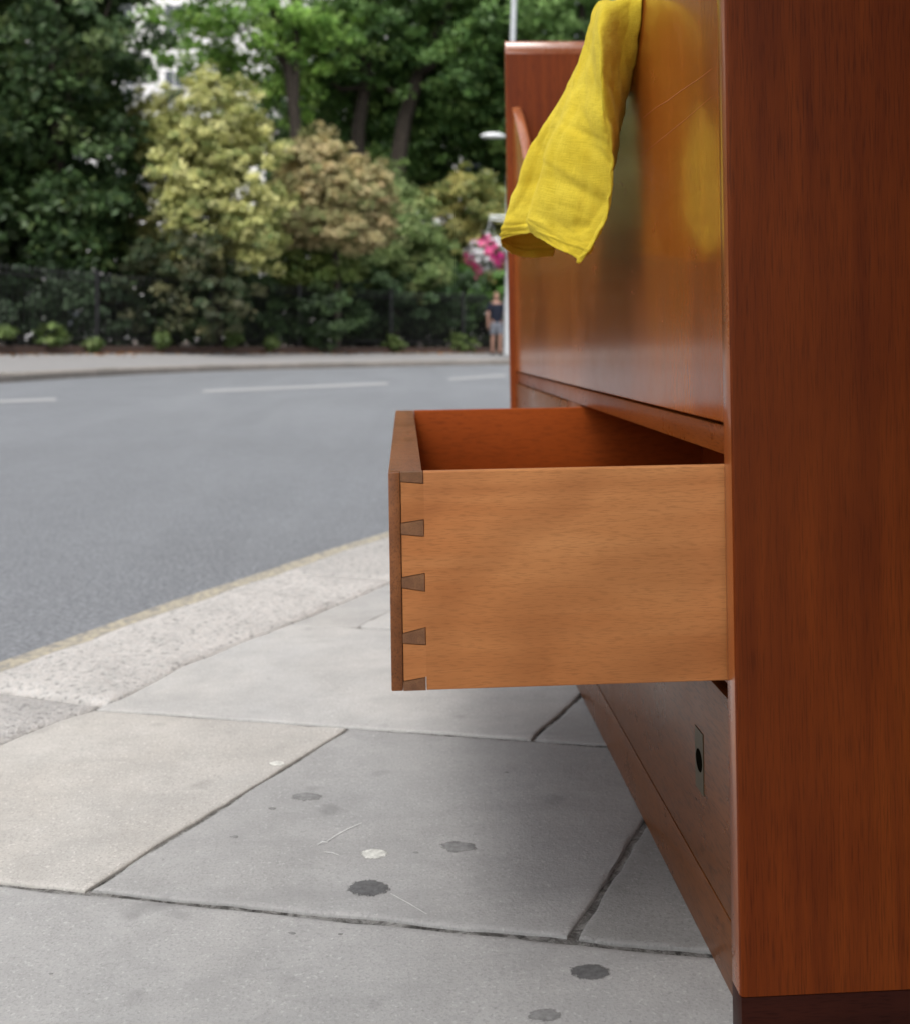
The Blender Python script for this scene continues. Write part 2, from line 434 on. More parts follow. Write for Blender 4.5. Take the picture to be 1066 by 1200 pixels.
k_in_x = extend(k_in, 0.01, 7.0, 1, 8, 0.02)[1:]
_d = Vector((k_in_x[0].x, k_in_x[0].y, 0)) - Vector((k_out[4].x, k_out[4].y, 0))
k_in_x = [Vector((p.x + _d.x, p.y + _d.y, 0)) for p in k_out[:4]] + k_in_x
def poly_y(P):           # kerb inner edge as x(y)
    ys = [p.y for p in P]; xs = [p.x for p in P]
    o = np.argsort(ys); return np.array(ys)[o], np.array(xs)[o]
KY, KXs = poly_y(k_in_x); OY, OXs = poly_y(k_out)
def kin(y): return float(np.interp(y, KY, KXs))
def kout(y): return float(np.interp(y, OY, OXs))

rng = random.Random(4)
def stone(name, poly, mat, parent, gap=0.004, top=0.0, jit=0.0018, thick=0.05, bev=0.004, step=0.03, rough=0.0, seed=0):
    """a flat stone on the tilted pavement: worn, slightly wavy outline, eased edge"""
    P = [Vector((p[0], p[1])) for p in poly]
    area = sum(P[i].x * P[(i + 1) % len(P)].y - P[(i + 1) % len(P)].x * P[i].y for i in range(len(P)))
    if area < 0: P = P[::-1]
    # subdivide the outline
    Q = []
    for i in range(len(P)):
        a, b = P[i], P[(i + 1) % len(P)]; L = (b - a).length; n = max(1, min(46, int(L / step)))
        for k in range(n): Q.append(a + (b - a) * k / n)
    n = len(Q)
    def off(d, amp, ph):
        out = []
        for i in range(n):
            e1 = (Q[i] - Q[i - 1]).normalized(); e2 = (Q[(i + 1) % n] - Q[i]).normalized()
            nn = Vector((-(e1.y + e2.y), (e1.x + e2.x)))
            nn = nn.normalized() if nn.length > 1e-6 else Vector((-e1.y, e1.x))
            cosv = max(0.5, nn.dot(Vector((-e1.y, e1.x))))
            j = mnoise.noise(Vector((Q[i].x * 17 + seed, Q[i].y * 17, ph))) * amp * 2 + mnoise.noise(Vector((Q[i].x * 75 + seed, Q[i].y * 75, ph))) * amp * 1.2
            out.append(Q[i] + nn * ((d + max(-d * 0.8, j)) / cosv))
        return out
    r0 = off(gap, jit, 0.0); r1 = off(gap + bev * 0.35, jit, 0.0); r2 = off(gap + bev * 1.3, jit * 1.25, 0.3); r3 = off(gap + bev * 4, jit * 0.5, 0.3)
    V, Fc = [], []
    for ring, dz in ((r0, -thick), (r0, -bev), (r1, -bev * 0.4), (r2, -bev * 0.06), (r3, 0.0)):
        for q in ring:
            z = KX * q.x + top + dz + (mnoise.noise(Vector((q.x * 9, q.y * 9, seed))) * rough if dz > -thick else 0)
            V.append((q.x, q.y, z))
    for r in range(4):
        for i in range(n):
            j = (i + 1) % n
            Fc.append((r * n + i, r * n + j, (r + 1) * n + j, (r + 1) * n + i))
    cx = sum(q.x for q in r3) / n; cy = sum(q.y for q in r3) / n
    V.append((cx, cy, KX * cx + top))
    Fc += [(4 * n + i, 4 * n + (i + 1) % n, 5 * n) for i in range(n)]
    me = bpy.data.meshes.new(name); me.from_pydata(V, [], Fc); me.update()
    o = link(name, me, mat, parent)
    return smooth_by_angle(o, 50)

def kerb_block(inner, outer, mat, seed, gap=0.005):
    n = 27; m = 13
    A = catmull([tuple(p) for p in inner], 4)[:]; B = catmull([tuple(p) for p in outer], 4)[:]
    ta = np.linspace(0, len(A) - 1, n); 
    A = np.c_[np.interp(ta, range(len(A)), A[:, 0]), np.interp(ta, range(len(A)), A[:, 1])]; B = np.c_[np.interp(ta, range(len(B)), B[:, 0]), np.interp(ta, range(len(B)), B[:, 1])]
    W = np.linalg.norm(A - B, axis=1).mean(); Ln = np.linalg.norm(A[-1] - A[0])
    us = np.r_[gap / Ln, (gap + .004) / Ln, (gap + .012) / Ln, np.linspace(0.06, 0.94, n - 6), 1 - (gap + .012) / Ln, 1 - (gap + .004) / Ln, 1 - gap / Ln]
    zs_u = np.r_[-.012, -.004, -.001, np.zeros(n - 6), -.001, -.004, -.012]
    vs_ = np.r_[gap / W, (gap + .004) / W, (gap + .014) / W, np.linspace(0.12, 0.86, m - 6), 1 - .03 / W, 1 - .010 / W, 1.0]
    zs_v = np.r_[-.010, -.004, -.001, np.zeros(m - 6), -.003, -.012, -.032]
    V = []
    x_ = np.linspace(0, 1, n)
    for u_, zu in zip(us, zs_u):
        a = np.array([np.interp(u_, x_, A[:, 0]), np.interp(u_, x_, A[:, 1])]); b = np.array([np.interp(u_, x_, B[:, 0]), np.interp(u_, x_, B[:, 1])])
        for k, (v_, zv) in enumerate(zip(vs_, zs_v)):
            p = a + (b - a) * v_
            jx = mnoise.noise(Vector((p[0] * 14 + seed, p[1] * 14, 0))) * 0.010 + mnoise.noise(Vector((p[0] * 45 + seed, p[1] * 45, 0))) * 0.006
            if k < 3: p = p + (b - a) / W * max(jx, -0.002)
            z = KX * p[0] + min(zu, zv) + 0.0035 * mnoise.noise(Vector((p[0] * 11, p[1] * 11, seed)))
            V.append((p[0], p[1], z))
    N_ = len(V)
    # skirt
    ringi = [i * m for i in range(n)] + [(n - 1) * m + k for k in range(1, m)] + [i * m + m - 1 for i in range(n - 2, -1, -1)] + [k for k in range(m - 2, 0, -1)]
    for i in ringi: V.append((V[i][0], V[i][1], V[i][2] - 0.14))
    Fc = [(i * m + k, (i + 1) * m + k, (i + 1) * m + k + 1, i * m + k + 1) for i in range(n - 1) for k in range(m - 1)]
    q = len(ringi)
    Fc += [(ringi[i], ringi[(i + 1) % q], N_ + (i + 1) % q, N_ + i) for i in range(q)]
    bm = bmesh.new(); vv = [bm.verts.new(v) for v in V]
    for f in Fc: bm.faces.new([vv[i] for i in f])
    return smooth_by_angle(from_bm('kerb_stone', bm, mat, kerb), 60)

# kerb joints: the direction across the kerb
ja = on_pave(0, 805); jb = on_pave(120, 820)
jdir = Vector((jb.x - ja.x, jb.y - ja.y)).normalized()
def cross_line(p, d, f, lo=-3.0, hi=3.0):
    """walk from p along d until x = f(y)"""
    def g(t): q = p + d * t; return q.x - f(q.y)
    ts = np.linspace(lo, hi, 1201); prev = g(ts[0])
    best = None
    for t in ts[1:]:
        c = g(t)
        if prev * c <= 0:
            if best is None or abs(t) < abs(best): best = t
        prev = c
    return p + d * best if best is not None else None

pave = sheet('pavement', [(kin(y), y, KX * kin(y) - 0.0032) for y in np.linspace(-3.2, 4.6, 40)] +
             [(6.0, 4.6, KX * 6 - 0.0032), (6.0, -3.2, KX * 6 - 0.0032)], M['mortar'], 'structure')

kerb = strip('kerb', [(x, y, KX * x - 0.05) for x, y in [(kout(y), y) for y in np.linspace(-3, 4.6, 50)]],
             [(x, y, KX * x - 0.05) for x, y in [(kin(y), y) for y in np.linspace(-3, 4.6, 50)]], M['mortar'], kind='structure')
jp = [Vector((p.x, p.y)) for p in (on_pave(119, 821), on_pave(452, 677))]
j_in = [cross_line(p, jdir, kin) for p in jp]
stepv = 0.92
ys = [j_in[0].y - stepv * k for k in (4, 3, 2, 1)] + [j_in[0].y, j_in[1].y] + [j_in[1].y + stepv * 0.75 * k for k in (1, 2)]
lines = []
for y in ys:
    a = Vector((kin(y), y)); b = cross_line(a, jdir, kout)
    if b is None: continue
    lines.append((a, b))
for i in range(len(lines) - 1):
    (a0, b0), (a1, b1) = lines[i], lines[i + 1]
    inner = [Vector((kin(y), y)) for y in np.linspace(a0.y, a1.y, 9)]
    outer = [Vector((kout(y), y)) for y in np.linspace(b1.y, b0.y, 9)]
    gm = M['granite_grey'] if i == 3 else M['granite']
    kerb_block(inner, outer[::-1], gm, i * 3.1)

# slab rows: course lines J and the joints across them
def ln(p, q):
    a, b = on_pave(*p), on_pave(*q); return Vector((a.x, a.y)), Vector((b.x - a.x, b.y - a.y)).normalized()
J1 = ln((0, 1035), (820, 1117)); J2 = ln((115, 831), (690, 872)); J3 = ln((345, 731), (455, 737))
def par(J, d): nrm = Vector((-J[1].y, J[1].x)); return (J[0] + nrm * d, J[1])
rows = [par(J1, -1.75), par(J1, -1.15), par(J1, -0.58), J1, J2, J3, par(J3, 0.55), par(J3, 1.15), par(J3, 1.8)]
def meet(J, K):
    a, d = J; b, e = K
    det = d.x * -e.y + e.x * d.y
    t = ((b.x - a.x) * -e.y + e.x * (b.y - a.y)) / det
    return a + d * t
V1 = ln((105, 1041), (405, 856)); V2 = ln((668, 1101), (748, 975)); V3 = ln((622, 867), (670, 823))
def vat(x, yref=0.8, tmpl=V1): return (Vector((x, yref)), tmpl[1])
row_v = {
    0: [vat(-0.7, -0.6, V2), vat(0.1, -0.6, V2), vat(0.9, -0.6, V2), vat(1.7, -0.6, V2)],
    1: [vat(-0.3, -0.1, V2), vat(0.4, -0.1, V2), vat(1.1, -0.1, V2), vat(1.8, -0.1, V2)],
    2: [vat(-0.95, 0.5, V1), vat(0.62, 0.5, V2), vat(1.4, 0.5, V2)],
    3: [V1, V2, vat(0.82, 1.0, V2), vat(1.5, 1.0, V2)],
    4: [V3, vat(0.9, 1.4, V2), vat(1.55, 1.4, V2)],
    5: [vat(0.1, 2.0, V2), vat(0.72, 2.0, V2), vat(1.35, 2.0, V2)],
    6: [vat(0.5, 2.5, V2), vat(1.15, 2.5, V2)],
    7: [vat(0.8, 3.0, V2), vat(1.5, 3.0, V2)],
}
slabs = {}
for r in range(len(rows) - 1):
    Ja, Jb = rows[r], rows[r + 1]
    ka = cross_line(Ja[0], Ja[1], kin, -6, 6); kb = cross_line(Jb[0], Jb[1], kin, -6, 6)
    vs = row_v[r]; Ja = par(Ja, 0.0016); Jb = par(Jb, -0.0016)
    prev = None
    for c in range(len(vs) + 1):
        if c == 0:
            left = [Vector((kin(y), y)) for y in np.linspace(kb.y, ka.y, 12)]      # from far to near
        else:
            vl = vs[c - 1]
            if r == 3 and c == 2: vl = (vl[0] + Vector((0.001, 0)), vl[1])      # the wide, badly pointed joint
            left = [meet(Jb, vl), meet(Ja, vl)]
        if c < len(vs): right = [meet(Ja, vs[c]), meet(Jb, vs[c])]
        else:
            e = (Vector((2.6, 0)), Vector((0.05, 1)).normalized()); right = [meet(Ja, e), meet(Jb, e)]
        warm = (r == 3 and c == 0)
        slabs[(r, c)] = stone('paving_slab', left + right, M['slab_warm'] if warm else M['slab_grey'] if (r, c) in ((3, 1), (2, 1), (4, 1)) else M['slab_dark'] if (r, c) == (3, 2) else M['slab'], pave, gap=0.0026, jit=0.0015, bev=0.0018, step=0.016,
                              top=0.0 if r in (2, 3) else rng.uniform(-0.0015, 0.0015), seed=r * 7.3 + c * 2.9)

# stains trodden into the slabs: thin flattened blobs
def blob(name, u, v, wpx, hpx, mat, parent, seed, lift=0.0003, jag=0.14):
    c = on_pave(u, v); ex = (on_pave(u + wpx / 2, v) - c); ey = (on_pave(u, v - hpx / 2) - c)
    n = 34; V = [(c.x, c.y, KX * c.x + lift + 0.0003)]
    for ring, (k, z) in enumerate(((0.5, 0.0003), (0.8, 0.00025), (1.0, 0.0), (1.12, -0.0001))):
        for i in range(n):
            a = 2 * math.pi * i / n
            r = k * (1 + jag * 0.7 * mnoise.noise(Vector((math.cos(a) * 1.1 + seed, math.sin(a) * 1.1, 1.3))) + 0.08 * mnoise.noise(Vector((math.cos(a) * 4 + seed, math.sin(a) * 4, 1.3))))
            p = c + ex * math.cos(a) * r + ey * math.sin(a) * r
            V.append((p.x, p.y, KX * p.x + lift + z))
    Fc = [(0, 1 + i, 1 + (i + 1) % n) for i in range(n)]
    for q in range(3): Fc += [(1 + q * n + i, 1 + q * n + n + i, 1 + q * n + n + (i + 1) % n, 1 + q * n + (i + 1) % n) for i in range(n)]
    me = bpy.data.meshes.new(name); me.from_pydata(V, [], Fc); me.update()
    at = me.attributes.new('rim', 'FLOAT', 'POINT')
    at.data.foreach_set('value', [1.0] + [0.8] * n + [0.45] * n + [0.15] * n + [0.0] * n)
    o = link(name, me, mat, parent); smooth_by_angle(o, 80); return o
s_mid = slabs[(3, 1)]; s_front = slabs[(2, 1)]; s_left = slabs[(3, 0)]
blob('gum_spot', 433, 1041, 52, 19, M['gum_dark'], s_mid, 1)
blob('gum_spot', 691, 1139, 50, 19, M['gum_dark'], s_front, 2)
blob('gum_spot', 438, 1001, 34, 12, M['gum_white'], s_mid, 3)
blob('gum_spot', 325, 895, 20, 6, M['gum_white'], s_left, 4)
blob('gum_spot', 538, 993, 40, 13, M['gum_grey'], s_mid, 5, jag=0.6)
blob('gum_spot', 637, 1190, 40, 15, M['gum_grey'], s_front, 6, jag=0.3)
blob('gum_spot', 360, 934, 34, 9, M['gum_grey'], s_mid, 7, jag=0.4)
rg = random.Random(12)
for k in range(9):       # small old spots scattered over the slabs
    u, v = rg.uniform(20, 700), rg.uniform(900, 1195)
    par_ = s_front if v > 1042 + u * 0.1 + 6 else s_mid if v < 1040 + u * 0.1 - 12 and u > 405 + (856 - v) * 1.62 + 30 and u < 748 - (v - 975) * 0.64 - 30 else None
    if par_ is None: continue
    wp = rg.uniform(5, 10); blob('gum_spot', u, v, wp, wp * 0.36, M['gum_grey'], par_, 20 + k, jag=0.5)
def pale_line(pts, wd, parent):
    A, B = [], []
    for i, (u, v) in enumerate(pts):
        p = on_pave(u, v); nx = wd * (0.25 + 0.75 * math.sin(math.pi * (i + 0.3) / (len(pts) - 0.4)))
        A.append((p.x, p.y - nx, KX * p.x + 0.0007)); B.append((p.x, p.y + nx, KX * p.x + 0.0007))
    return strip('scratch_or_reflection', A, B, M['chalk'], parent)
pale_line([(383, 987), (395, 979), (408, 972), (424, 965)], 0.0010, s_mid)
pale_line([(372, 991), (378, 987), (384, 988)], 0.0010, s_mid)
pale_line([(380, 999), (390, 1000), (398, 1003)], 0.0007, s_mid)
pale_line([(458, 1048), (480, 1060), (500, 1072)], 0.0005, s_mid)

# yellow line in the gutter and the white dashes on the road
yl_n, yl_f = [], []
for (u, v) in [(-420, 905), (-200, 842), (0, 777), (100, 742), (200, 706), (300, 674), (380, 647), (452, 625), (520, 601), (600, 572)]:
    yl_n.append(on_z(u, v + 14, ROADZ + 0.004)); yl_f.append(on_z(u, v - 1, ROADZ + 0.004))
ylo = strip('yellow_line', yl_n, yl_f, M['yellow_paint'], road)
def dash(pts, hp):
    A = [on_z(u, v - hp, ROADZ + 0.004) for u, v in pts]; B = [on_z(u, v + hp, ROADZ + 0.004) for u, v in pts]
    strip('lane_dash', A, B, M['white_paint'], road)
dash([(-40, 471.5), (10, 470), (66, 468)], 1.7)
dash([(238, 458.5), (310, 455.5), (380, 452.5), (455, 449.5)], 1.5)
dash([(526, 444.5), (560, 442), (592, 440)], 1.3)
dash([(-420, 492), (-330, 486), (-240, 481)], 2.0)

# far kerb and far pavement
fk = [on_z(u, v, ROADZ) for u, v in [(0, 449), (100, 442.5), (200, 437.5), (300, 433.8), (400, 431.2), (500, 429), (590, 427.5)]]
fkp = catmull([(p.x, p.y) for p in fk], 8)
t0 = (fkp[0] - fkp[6]); t0 /= np.linalg.norm(t0); t1 = (fkp[-1] - fkp[-7]); t1 /= np.linalg.norm(t1)
pre, q, ang = [], fkp[0].copy(), 0.0
for i in range(26):
    ang += 0.008
    dd = np.array([t0[0] * math.cos(ang) - t0[1] * math.sin(ang), t0[0] * math.sin(ang) + t0[1] * math.cos(ang)])
    q = q + dd * 0.8; pre.append(q.copy())
post = [fkp[-1] + t1 * 1.0 * (i + 1) for i in range(45)]
FK = np.vstack([np.array(pre[::-1]), fkp, np.array(post)])
seglen = np.r_[0, np.cumsum(np.linalg.norm(np.diff(FK, axis=0), axis=1))]
S0 = seglen[len(pre)]                               # arc length at the photograph's left edge
def fk_at(s):
    x = np.interp(s, seglen, FK[:, 0]); y = np.interp(s, seglen, FK[:, 1])
    x2 = np.interp(s + 0.3, seglen, FK[:, 0]); y2 = np.interp(s + 0.3, seglen, FK[:, 1])
    x1 = np.interp(s - 0.3, seglen, FK[:, 0]); y1 = np.interp(s - 0.3, seglen, FK[:, 1])
    t = Vector((x2 - x1, y2 - y1)).normalized(); nrm = Vector((-t.y, t.x))
    return Vector((x, y)), t, nrm
W_FAR = 3.2
def pave_z(s, f):
    zf = np.interp(s, [S0 - 5, S0 + 1, S0 + 14, S0 + 30], [0.30, 0.295, 0.20, 0.15])
    return 0.035 + (zf - 0.035) * f
def far_pt(s, off, dz=0.0):
    p, t, nn = fk_at(s); q = p + nn * off
    return Vector((q.x, q.y, pave_z(s, max(0, min(1.2, (off - 0.3) / (W_FAR - 0.3)))) + dz))
SS = np.arange(0.5, seglen[-1] - 0.5, 0.5)
def proj(p):
    r_ = p.x * ct - p.y * st; f_ = p.x * st + p.y * ct
    return U0 + F * r_ / f_, V0 - F * (p.z - H) / f_, f_
def off_t(u, off):
    """where the line 'off' metres behind the far kerb crosses image column u: point and distance"""
    best = None
    for s_ in np.arange(0.6, seglen[-1] - 0.6, 0.1):
        p = far_pt(s_, off); f_ = p.x * st + p.y * ct
        if f_ < 4: continue
        uu = proj(p)[0]
        if best is None or abs(uu - u) < best[0]: best = (abs(uu - u), p, f_)
    return best[1], best[2]
_fu = [-500, -250, 0, 100, 200, 300, 400, 500, 600, 700, 800]
_ft = [off_t(u, W_FAR)[1] for u in _fu]
def T(u, t):
    return t + float(np.interp(u, _fu, _ft)) - (17.5 + 9.5 * u / 560.0) + 1.7
fp = bpy.data.meshes.new('far_pavement'); cols = [0.28, 1.3, 2.3, 3.3, W_FAR + 0.25]
V = [tuple(far_pt(s, c)) for s in SS for c in cols]; nc = len(cols)
Fc = [(i * nc + k, (i + 1) * nc + k, (i + 1) * nc + k + 1, i * nc + k + 1) for i in range(len(SS) - 1) for k in range(nc - 1)]
fp.from_pydata(V, [], Fc); fp.update()
if fp.polygons[0].normal.z < 0: fp.flip_normals()
far_pave = link('far_pavement', fp, M['far_pave']); far_pave['kind'] = 'structure'
# park soil rising behind the railings
pg = bpy.data.meshes.new('park_ground'); cols = [W_FAR + 0.25, 6, 9, 16, 40]; dzs = [-0.0, 0.05, 0.1, 0.2, 0.4]
V = [tuple(far_pt(s, c, dzs[k])) for s in SS for k, c in enumerate(cols)]; nc = len(cols)
Fc = [(i * nc + k, (i + 1) * nc + k, (i + 1) * nc + k + 1, i * nc + k + 1) for i in range(len(SS) - 1) for k in range(nc - 1)]
pg.from_pydata(V, [], Fc); pg.update()
if pg.polygons[0].normal.z < 0: pg.flip_normals()
park = link('park_ground', pg, M['soil']); park['kind'] = 'structure'
# far kerb stones
far_kerb = strip('far_kerb', [far_pt(s, 0.02) + Vector((0, 0, -0.08)) for s in SS], [far_pt(s, 0.29) + Vector((0, 0, -0.03)) for s in SS], M['mortar'], kind='structure')
s = S0 - 4.0
kk = 0
while s < S0 + 26:
    L = 0.95
    pts = []
    bm = bmesh.new()
    ring = []
    for (sa, o_, z_) in ((s + .006, 0.0, ROADZ - .02), (s + .006, 0.0, 0.012), (s + .006, 0.03, 0.036), (s + .006, 0.30, 0.040), (s + .006, 0.30, ROADZ - .02)):
        ring.append((sa, o_, z_))
    va = [bm.verts.new((*(fk_at(a)[0] + fk_at(a)[2] * o_), z_ + 0.006 * mnoise.noise(Vector((kk, 0, 0))))) for a, o_, z_ in ring]
    vb = [bm.verts.new((*(fk_at(a + L - .012)[0] + fk_at(a + L - .012)[2] * o_), z_ + 0.006 * mnoise.noise(Vector((kk + .8, 0, 0))))) for a, o_, z_ in ring]
    for i in range(5): bm.faces.new((va[i], va[(i + 1) % 5], vb[(i + 1) % 5], vb[i]))
    bm.faces.new(va[::-1]); bm.faces.new(vb)
    from_bm('kerb_stone', bm, M['kerb_far'], far_kerb)
    if kk % 3 == 1:       # loading marks painted across the kerb top
        A = [far_pt(s + 0.3, o_) + Vector((0, 0, 0.012 + 0.008)) for o_ in (0.05, 0.29)]
        B = [far_pt(s + 0.62, o_) + Vector((0, 0, 0.012 + 0.008)) for o_ in (0.05, 0.29)]
        strip('loading_mark', A, B, M['yellow_paint'], far_kerb)
    s += L; kk += 1

# ------------------------------------------------------------------ the sideboard
XD, XP = 0.223, 0.212         # plane of the drawer fronts / front edge of the end panels
Y0, Y0i, Y1i, Y1 = 0.656, 0.676, 2.050, 2.070
XB = 0.66                     # back
OFF = (0.44, 1.363, 0.0)
sb = empty('sideboard', (OFF[0] + 0.0072, OFF[1], KX * OFF[0]), (0, -TILT, 0))
tag(sb, 'mahogany sideboard with one drawer pulled out, standing on the stone pavement', 'sideboard')
def cb(name, dims, mat, parent=sb, bev=0.001): return box(name, dims, M[mat], parent, bev, OFF)

def end_panel(y0, y1, far):
    bm = bmesh.new()
    # profile in y/z with a fully rounded top, extruded along x
    prof = [(y0, 0.035), (y1, 0.035)]
    n = 10
    rt = (y1 - y0) / 2
    zt = 1.07 - 0.028
    for i in range(n + 1):
        a = math.pi * i / n
        prof.append(((y0 + y1) / 2 + rt * math.cos(a), zt + 0.028 * math.sin(a)))
    x0, x1 = XP, XB
    e = 0.0025
    rings = [(x0, e), (x0 + e * 0.3, e * 0.3), (x0 + e, 0), (x1 - e, 0), (x1, e)]
    yc = (y0 + y1) / 2; vs = []
    for x, ins in rings:
        k = (rt - ins) / rt
        vs.append([bm.verts.new((x - OFF[0], yc + (y - yc) * k - OFF[1], z if z > 0.05 else z)) for y, z in prof])
    m = len(prof)
    for a, b in zip(vs[:-1], vs[1:]):
        for i in range(m): bm.faces.new((a[i], a[(i + 1) % m], b[(i + 1) % m], b[i]))
    bm.faces.new(vs[0][::-1]); bm.faces.new(vs[-1])
    o = from_bm('end_panel', bm, M['end_wood'], sb); smooth_by_angle(o, 35)
    for fc in o.data.polygons:
        if min(o.data.vertices[v].co.z for v in fc.vertices) > zt - 0.003 and abs(fc.normal.x) < 0.9: fc.material_index = 1
        if fc.normal.x < -0.95: fc.material_index = 1
    o.data.materials.append(M['lip_wood'])
    f = box('foot_block', (XP + 0.0005, XB - 0.001, y0 + 0.0005, y1 - 0.0005, 0.0, 0.0342), M['plinth_wood'], o, 0.0008, OFF)
    return o
end_panel(Y0, Y0i, False)
end_panel(Y1i, Y1, True)
cb('back_panel', (XB - 0.012, XB - 0.002, Y0i, Y1i, 0.05, 1.02), 'inner_wood')
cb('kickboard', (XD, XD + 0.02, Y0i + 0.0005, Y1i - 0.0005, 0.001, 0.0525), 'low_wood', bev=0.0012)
# carcass rails and divider
cb('rail', (XD + 0.004, XD + 0.03, Y0i + 0.0005, Y1i - 0.0005, 0.2165, 0.2290), 'rail_wood')
cb('rail', (XD + 0.002, XD + 0.03, Y0i + 0.0005, Y1i - 0.0005, 0.3815, 0.4020), 'rail_wood')
cb('divider', (XD + 0.003, XB - 0.02, 1.313, 1.413, 0.2295, 0.3812), 'rail_wood')
cb('shelf', (XD + 0.031, XB - 0.013, Y0i + 0.0005, Y1i - 0.0005, 0.3850, 0.4015), 'inner_wood')
cb('shelf', (XD + 0.031, XB - 0.013, Y0i + 0.0005, Y1i - 0.0005, 0.2170, 0.2285), 'inner_wood')
cb('bottom_board', (XD + 0.021, XB - 0.013, Y0i + 0.0005, Y1i - 0.0005, 0.040, 0.0525), 'inner_wood')
# lower drawer with its finger-hole plate
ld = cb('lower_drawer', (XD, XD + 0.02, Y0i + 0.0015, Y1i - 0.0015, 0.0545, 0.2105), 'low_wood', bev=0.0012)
# plate: set flush on the front, its hole filled by a black disc painted as shade
py = (at_X(812, 890, XD).y); pz = 0.46 - 0.484 * 0.0  # y from the photograph
pz = at_X(812, 891, XD).z - KX * XD
bm = bmesh.new()
n = 28; rr = 0.0088; hw, hh = 0.0105, 0.0235
inner_v = []; outer_v = []
ca = math.atan2(hh, hw)
angs = sorted([2 * math.pi * i / (n - 4) + 0.01 for i in range(n - 4)] + [ca, math.pi - ca, math.pi + ca, 2 * math.pi - ca])
for a in angs:
    c, s_ = math.cos(a), math.sin(a)
    k = min(hw / abs(c) if abs(c) > 1e-6 else 9, hh / abs(s_) if abs(s_) > 1e-6 else 9)
    outer_v.append((c * k, s_ * k)); inner_v.append((c * rr, s_ * rr))
xf = XD - 0.0008 - OFF[0]
def ring_v(pts, x): return [bm.verts.new((x, py - OFF[1] + a, pz + b)) for a, b in pts]
ro, ri = ring_v(outer_v, xf), ring_v(inner_v, xf); rb = ring_v(outer_v, XD + 0.0002 - OFF[0])
for i in range(n):
    j = (i + 1) % n
    bm.faces.new((ro[i], ro[j], ri[j], ri[i])); bm.faces.new((rb[i], rb[j], ro[j], ro[i]))
plate = from_bm('finger_plate', bm, M['brass'], ld)
V, Fc = tube_geom([(XD - 0.0006 - OFF[0], py - OFF[1], pz), (XD - 0.0003 - OFF[0], py - OFF[1], pz)], rr, 28)
mb = MB(); mb.add(V, Fc); mb.build('finger_hole_shade', M['hole_shade'], ld)  # flat black disc painting the shade inside the hole
# second (closed) upper drawer
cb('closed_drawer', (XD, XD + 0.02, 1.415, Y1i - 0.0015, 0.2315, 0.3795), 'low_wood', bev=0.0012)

# tall front with the scooped upper edge
yc = (Y0i + Y1i) / 2
sc_d = [0.0, 0.30, 0.40, 0.45, 0.48, 0.508, 0.535, 0.59, 0.637, 0.690]
sc_z = [0.770, 0.771, 0.776, 0.784, 0.792, 0.806, 0.832, 0.873, 0.908, 0.937]
cp = catmull(np.c_[sc_d, sc_z], 5)
def scoop(y): return float(np.interp(abs(y - yc), cp[:, 0], cp[:, 1]))
bm = bmesh.new()
ysn = np.linspace(Y0i + 0.0008, Y1i - 0.0008, 121)
x0, x1 = XD, XD + 0.02
rows_ = []
for y in ysn:
    z = scoop(y); d = 0.003
    d = 0.006
    prof = [(x0 + 0.001, 0.4045), (x0, 0.4055)] + [(x0, zz) for zz in np.linspace(0.43, z - d, 7)] + \
           [(x0 + d * 0.08, z - d * 0.6), (x0 + d * 0.3, z - d * 0.3), (x0 + d * 0.6, z - d * 0.08), (x0 + d, z), (x1 - d, z), (x1 - d * 0.3, z - d * 0.3), (x1, z - d), (x1, 0.4045)]
    rows_.append([bm.verts.new((px - OFF[0], y - OFF[1], pz_)) for px, pz_ in prof])
m = len(rows_[0])
for a, b in zip(rows_[:-1], rows_[1:]):
    for i in range(m): bm.faces.new((a[i], a[(i + 1) % m], b[(i + 1) % m], b[i]))
bm.faces.new(rows_[0]); bm.faces.new(rows_[-1][::-1])
front = smooth_by_angle(from_bm('front_panel', bm, M['front_wood'], sb), 40)
front.data.materials.append(M['lip_wood'])
for fc in front.data.polygons:
    if fc.normal.z > 0.25: fc.material_index = 1

def scratch_or_reflection_front(pts, wd):
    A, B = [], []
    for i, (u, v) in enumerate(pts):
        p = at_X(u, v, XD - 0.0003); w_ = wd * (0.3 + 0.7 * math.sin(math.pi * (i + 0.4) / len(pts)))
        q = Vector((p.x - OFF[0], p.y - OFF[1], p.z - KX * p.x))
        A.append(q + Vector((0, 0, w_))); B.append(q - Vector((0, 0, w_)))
    return strip('scratch_or_reflection', A, B, M['pale_line'], front)
M['pale_line'] = mat_plain('scratch_and_reflection_tint', (0.42, 0.17, 0.05), 0.6, scale=300, var=0.4)  # also colours the painted reflection line
scratch_or_reflection_front([(757, 138), (772, 126), (786, 118), (802, 106), (822, 93), (838, 81)], 0.00022)
scratch_or_reflection_front([(748, 187), (775, 165), (805, 141), (839, 112)], 0.00014)  # pale strip painted in for an edge reflected by the varnish
# the open drawer
DX0 = -0.0115                 # outer face of its front
DYn, DYf = 0.679, 1.305       # near and far side
DZ0, DZ1 = 0.2335, 0.3785
FT = 0.0225                   # thickness of the drawer front
XE = DX0 + 0.40               # back end of the drawer
drawer = cb('open_drawer', (DX0 + FT - 0.006, XE, DYn + 0.009, DYf - 0.009, DZ0 + 0.008, DZ0 + 0.013), 'inner_wood', bev=0.0005)
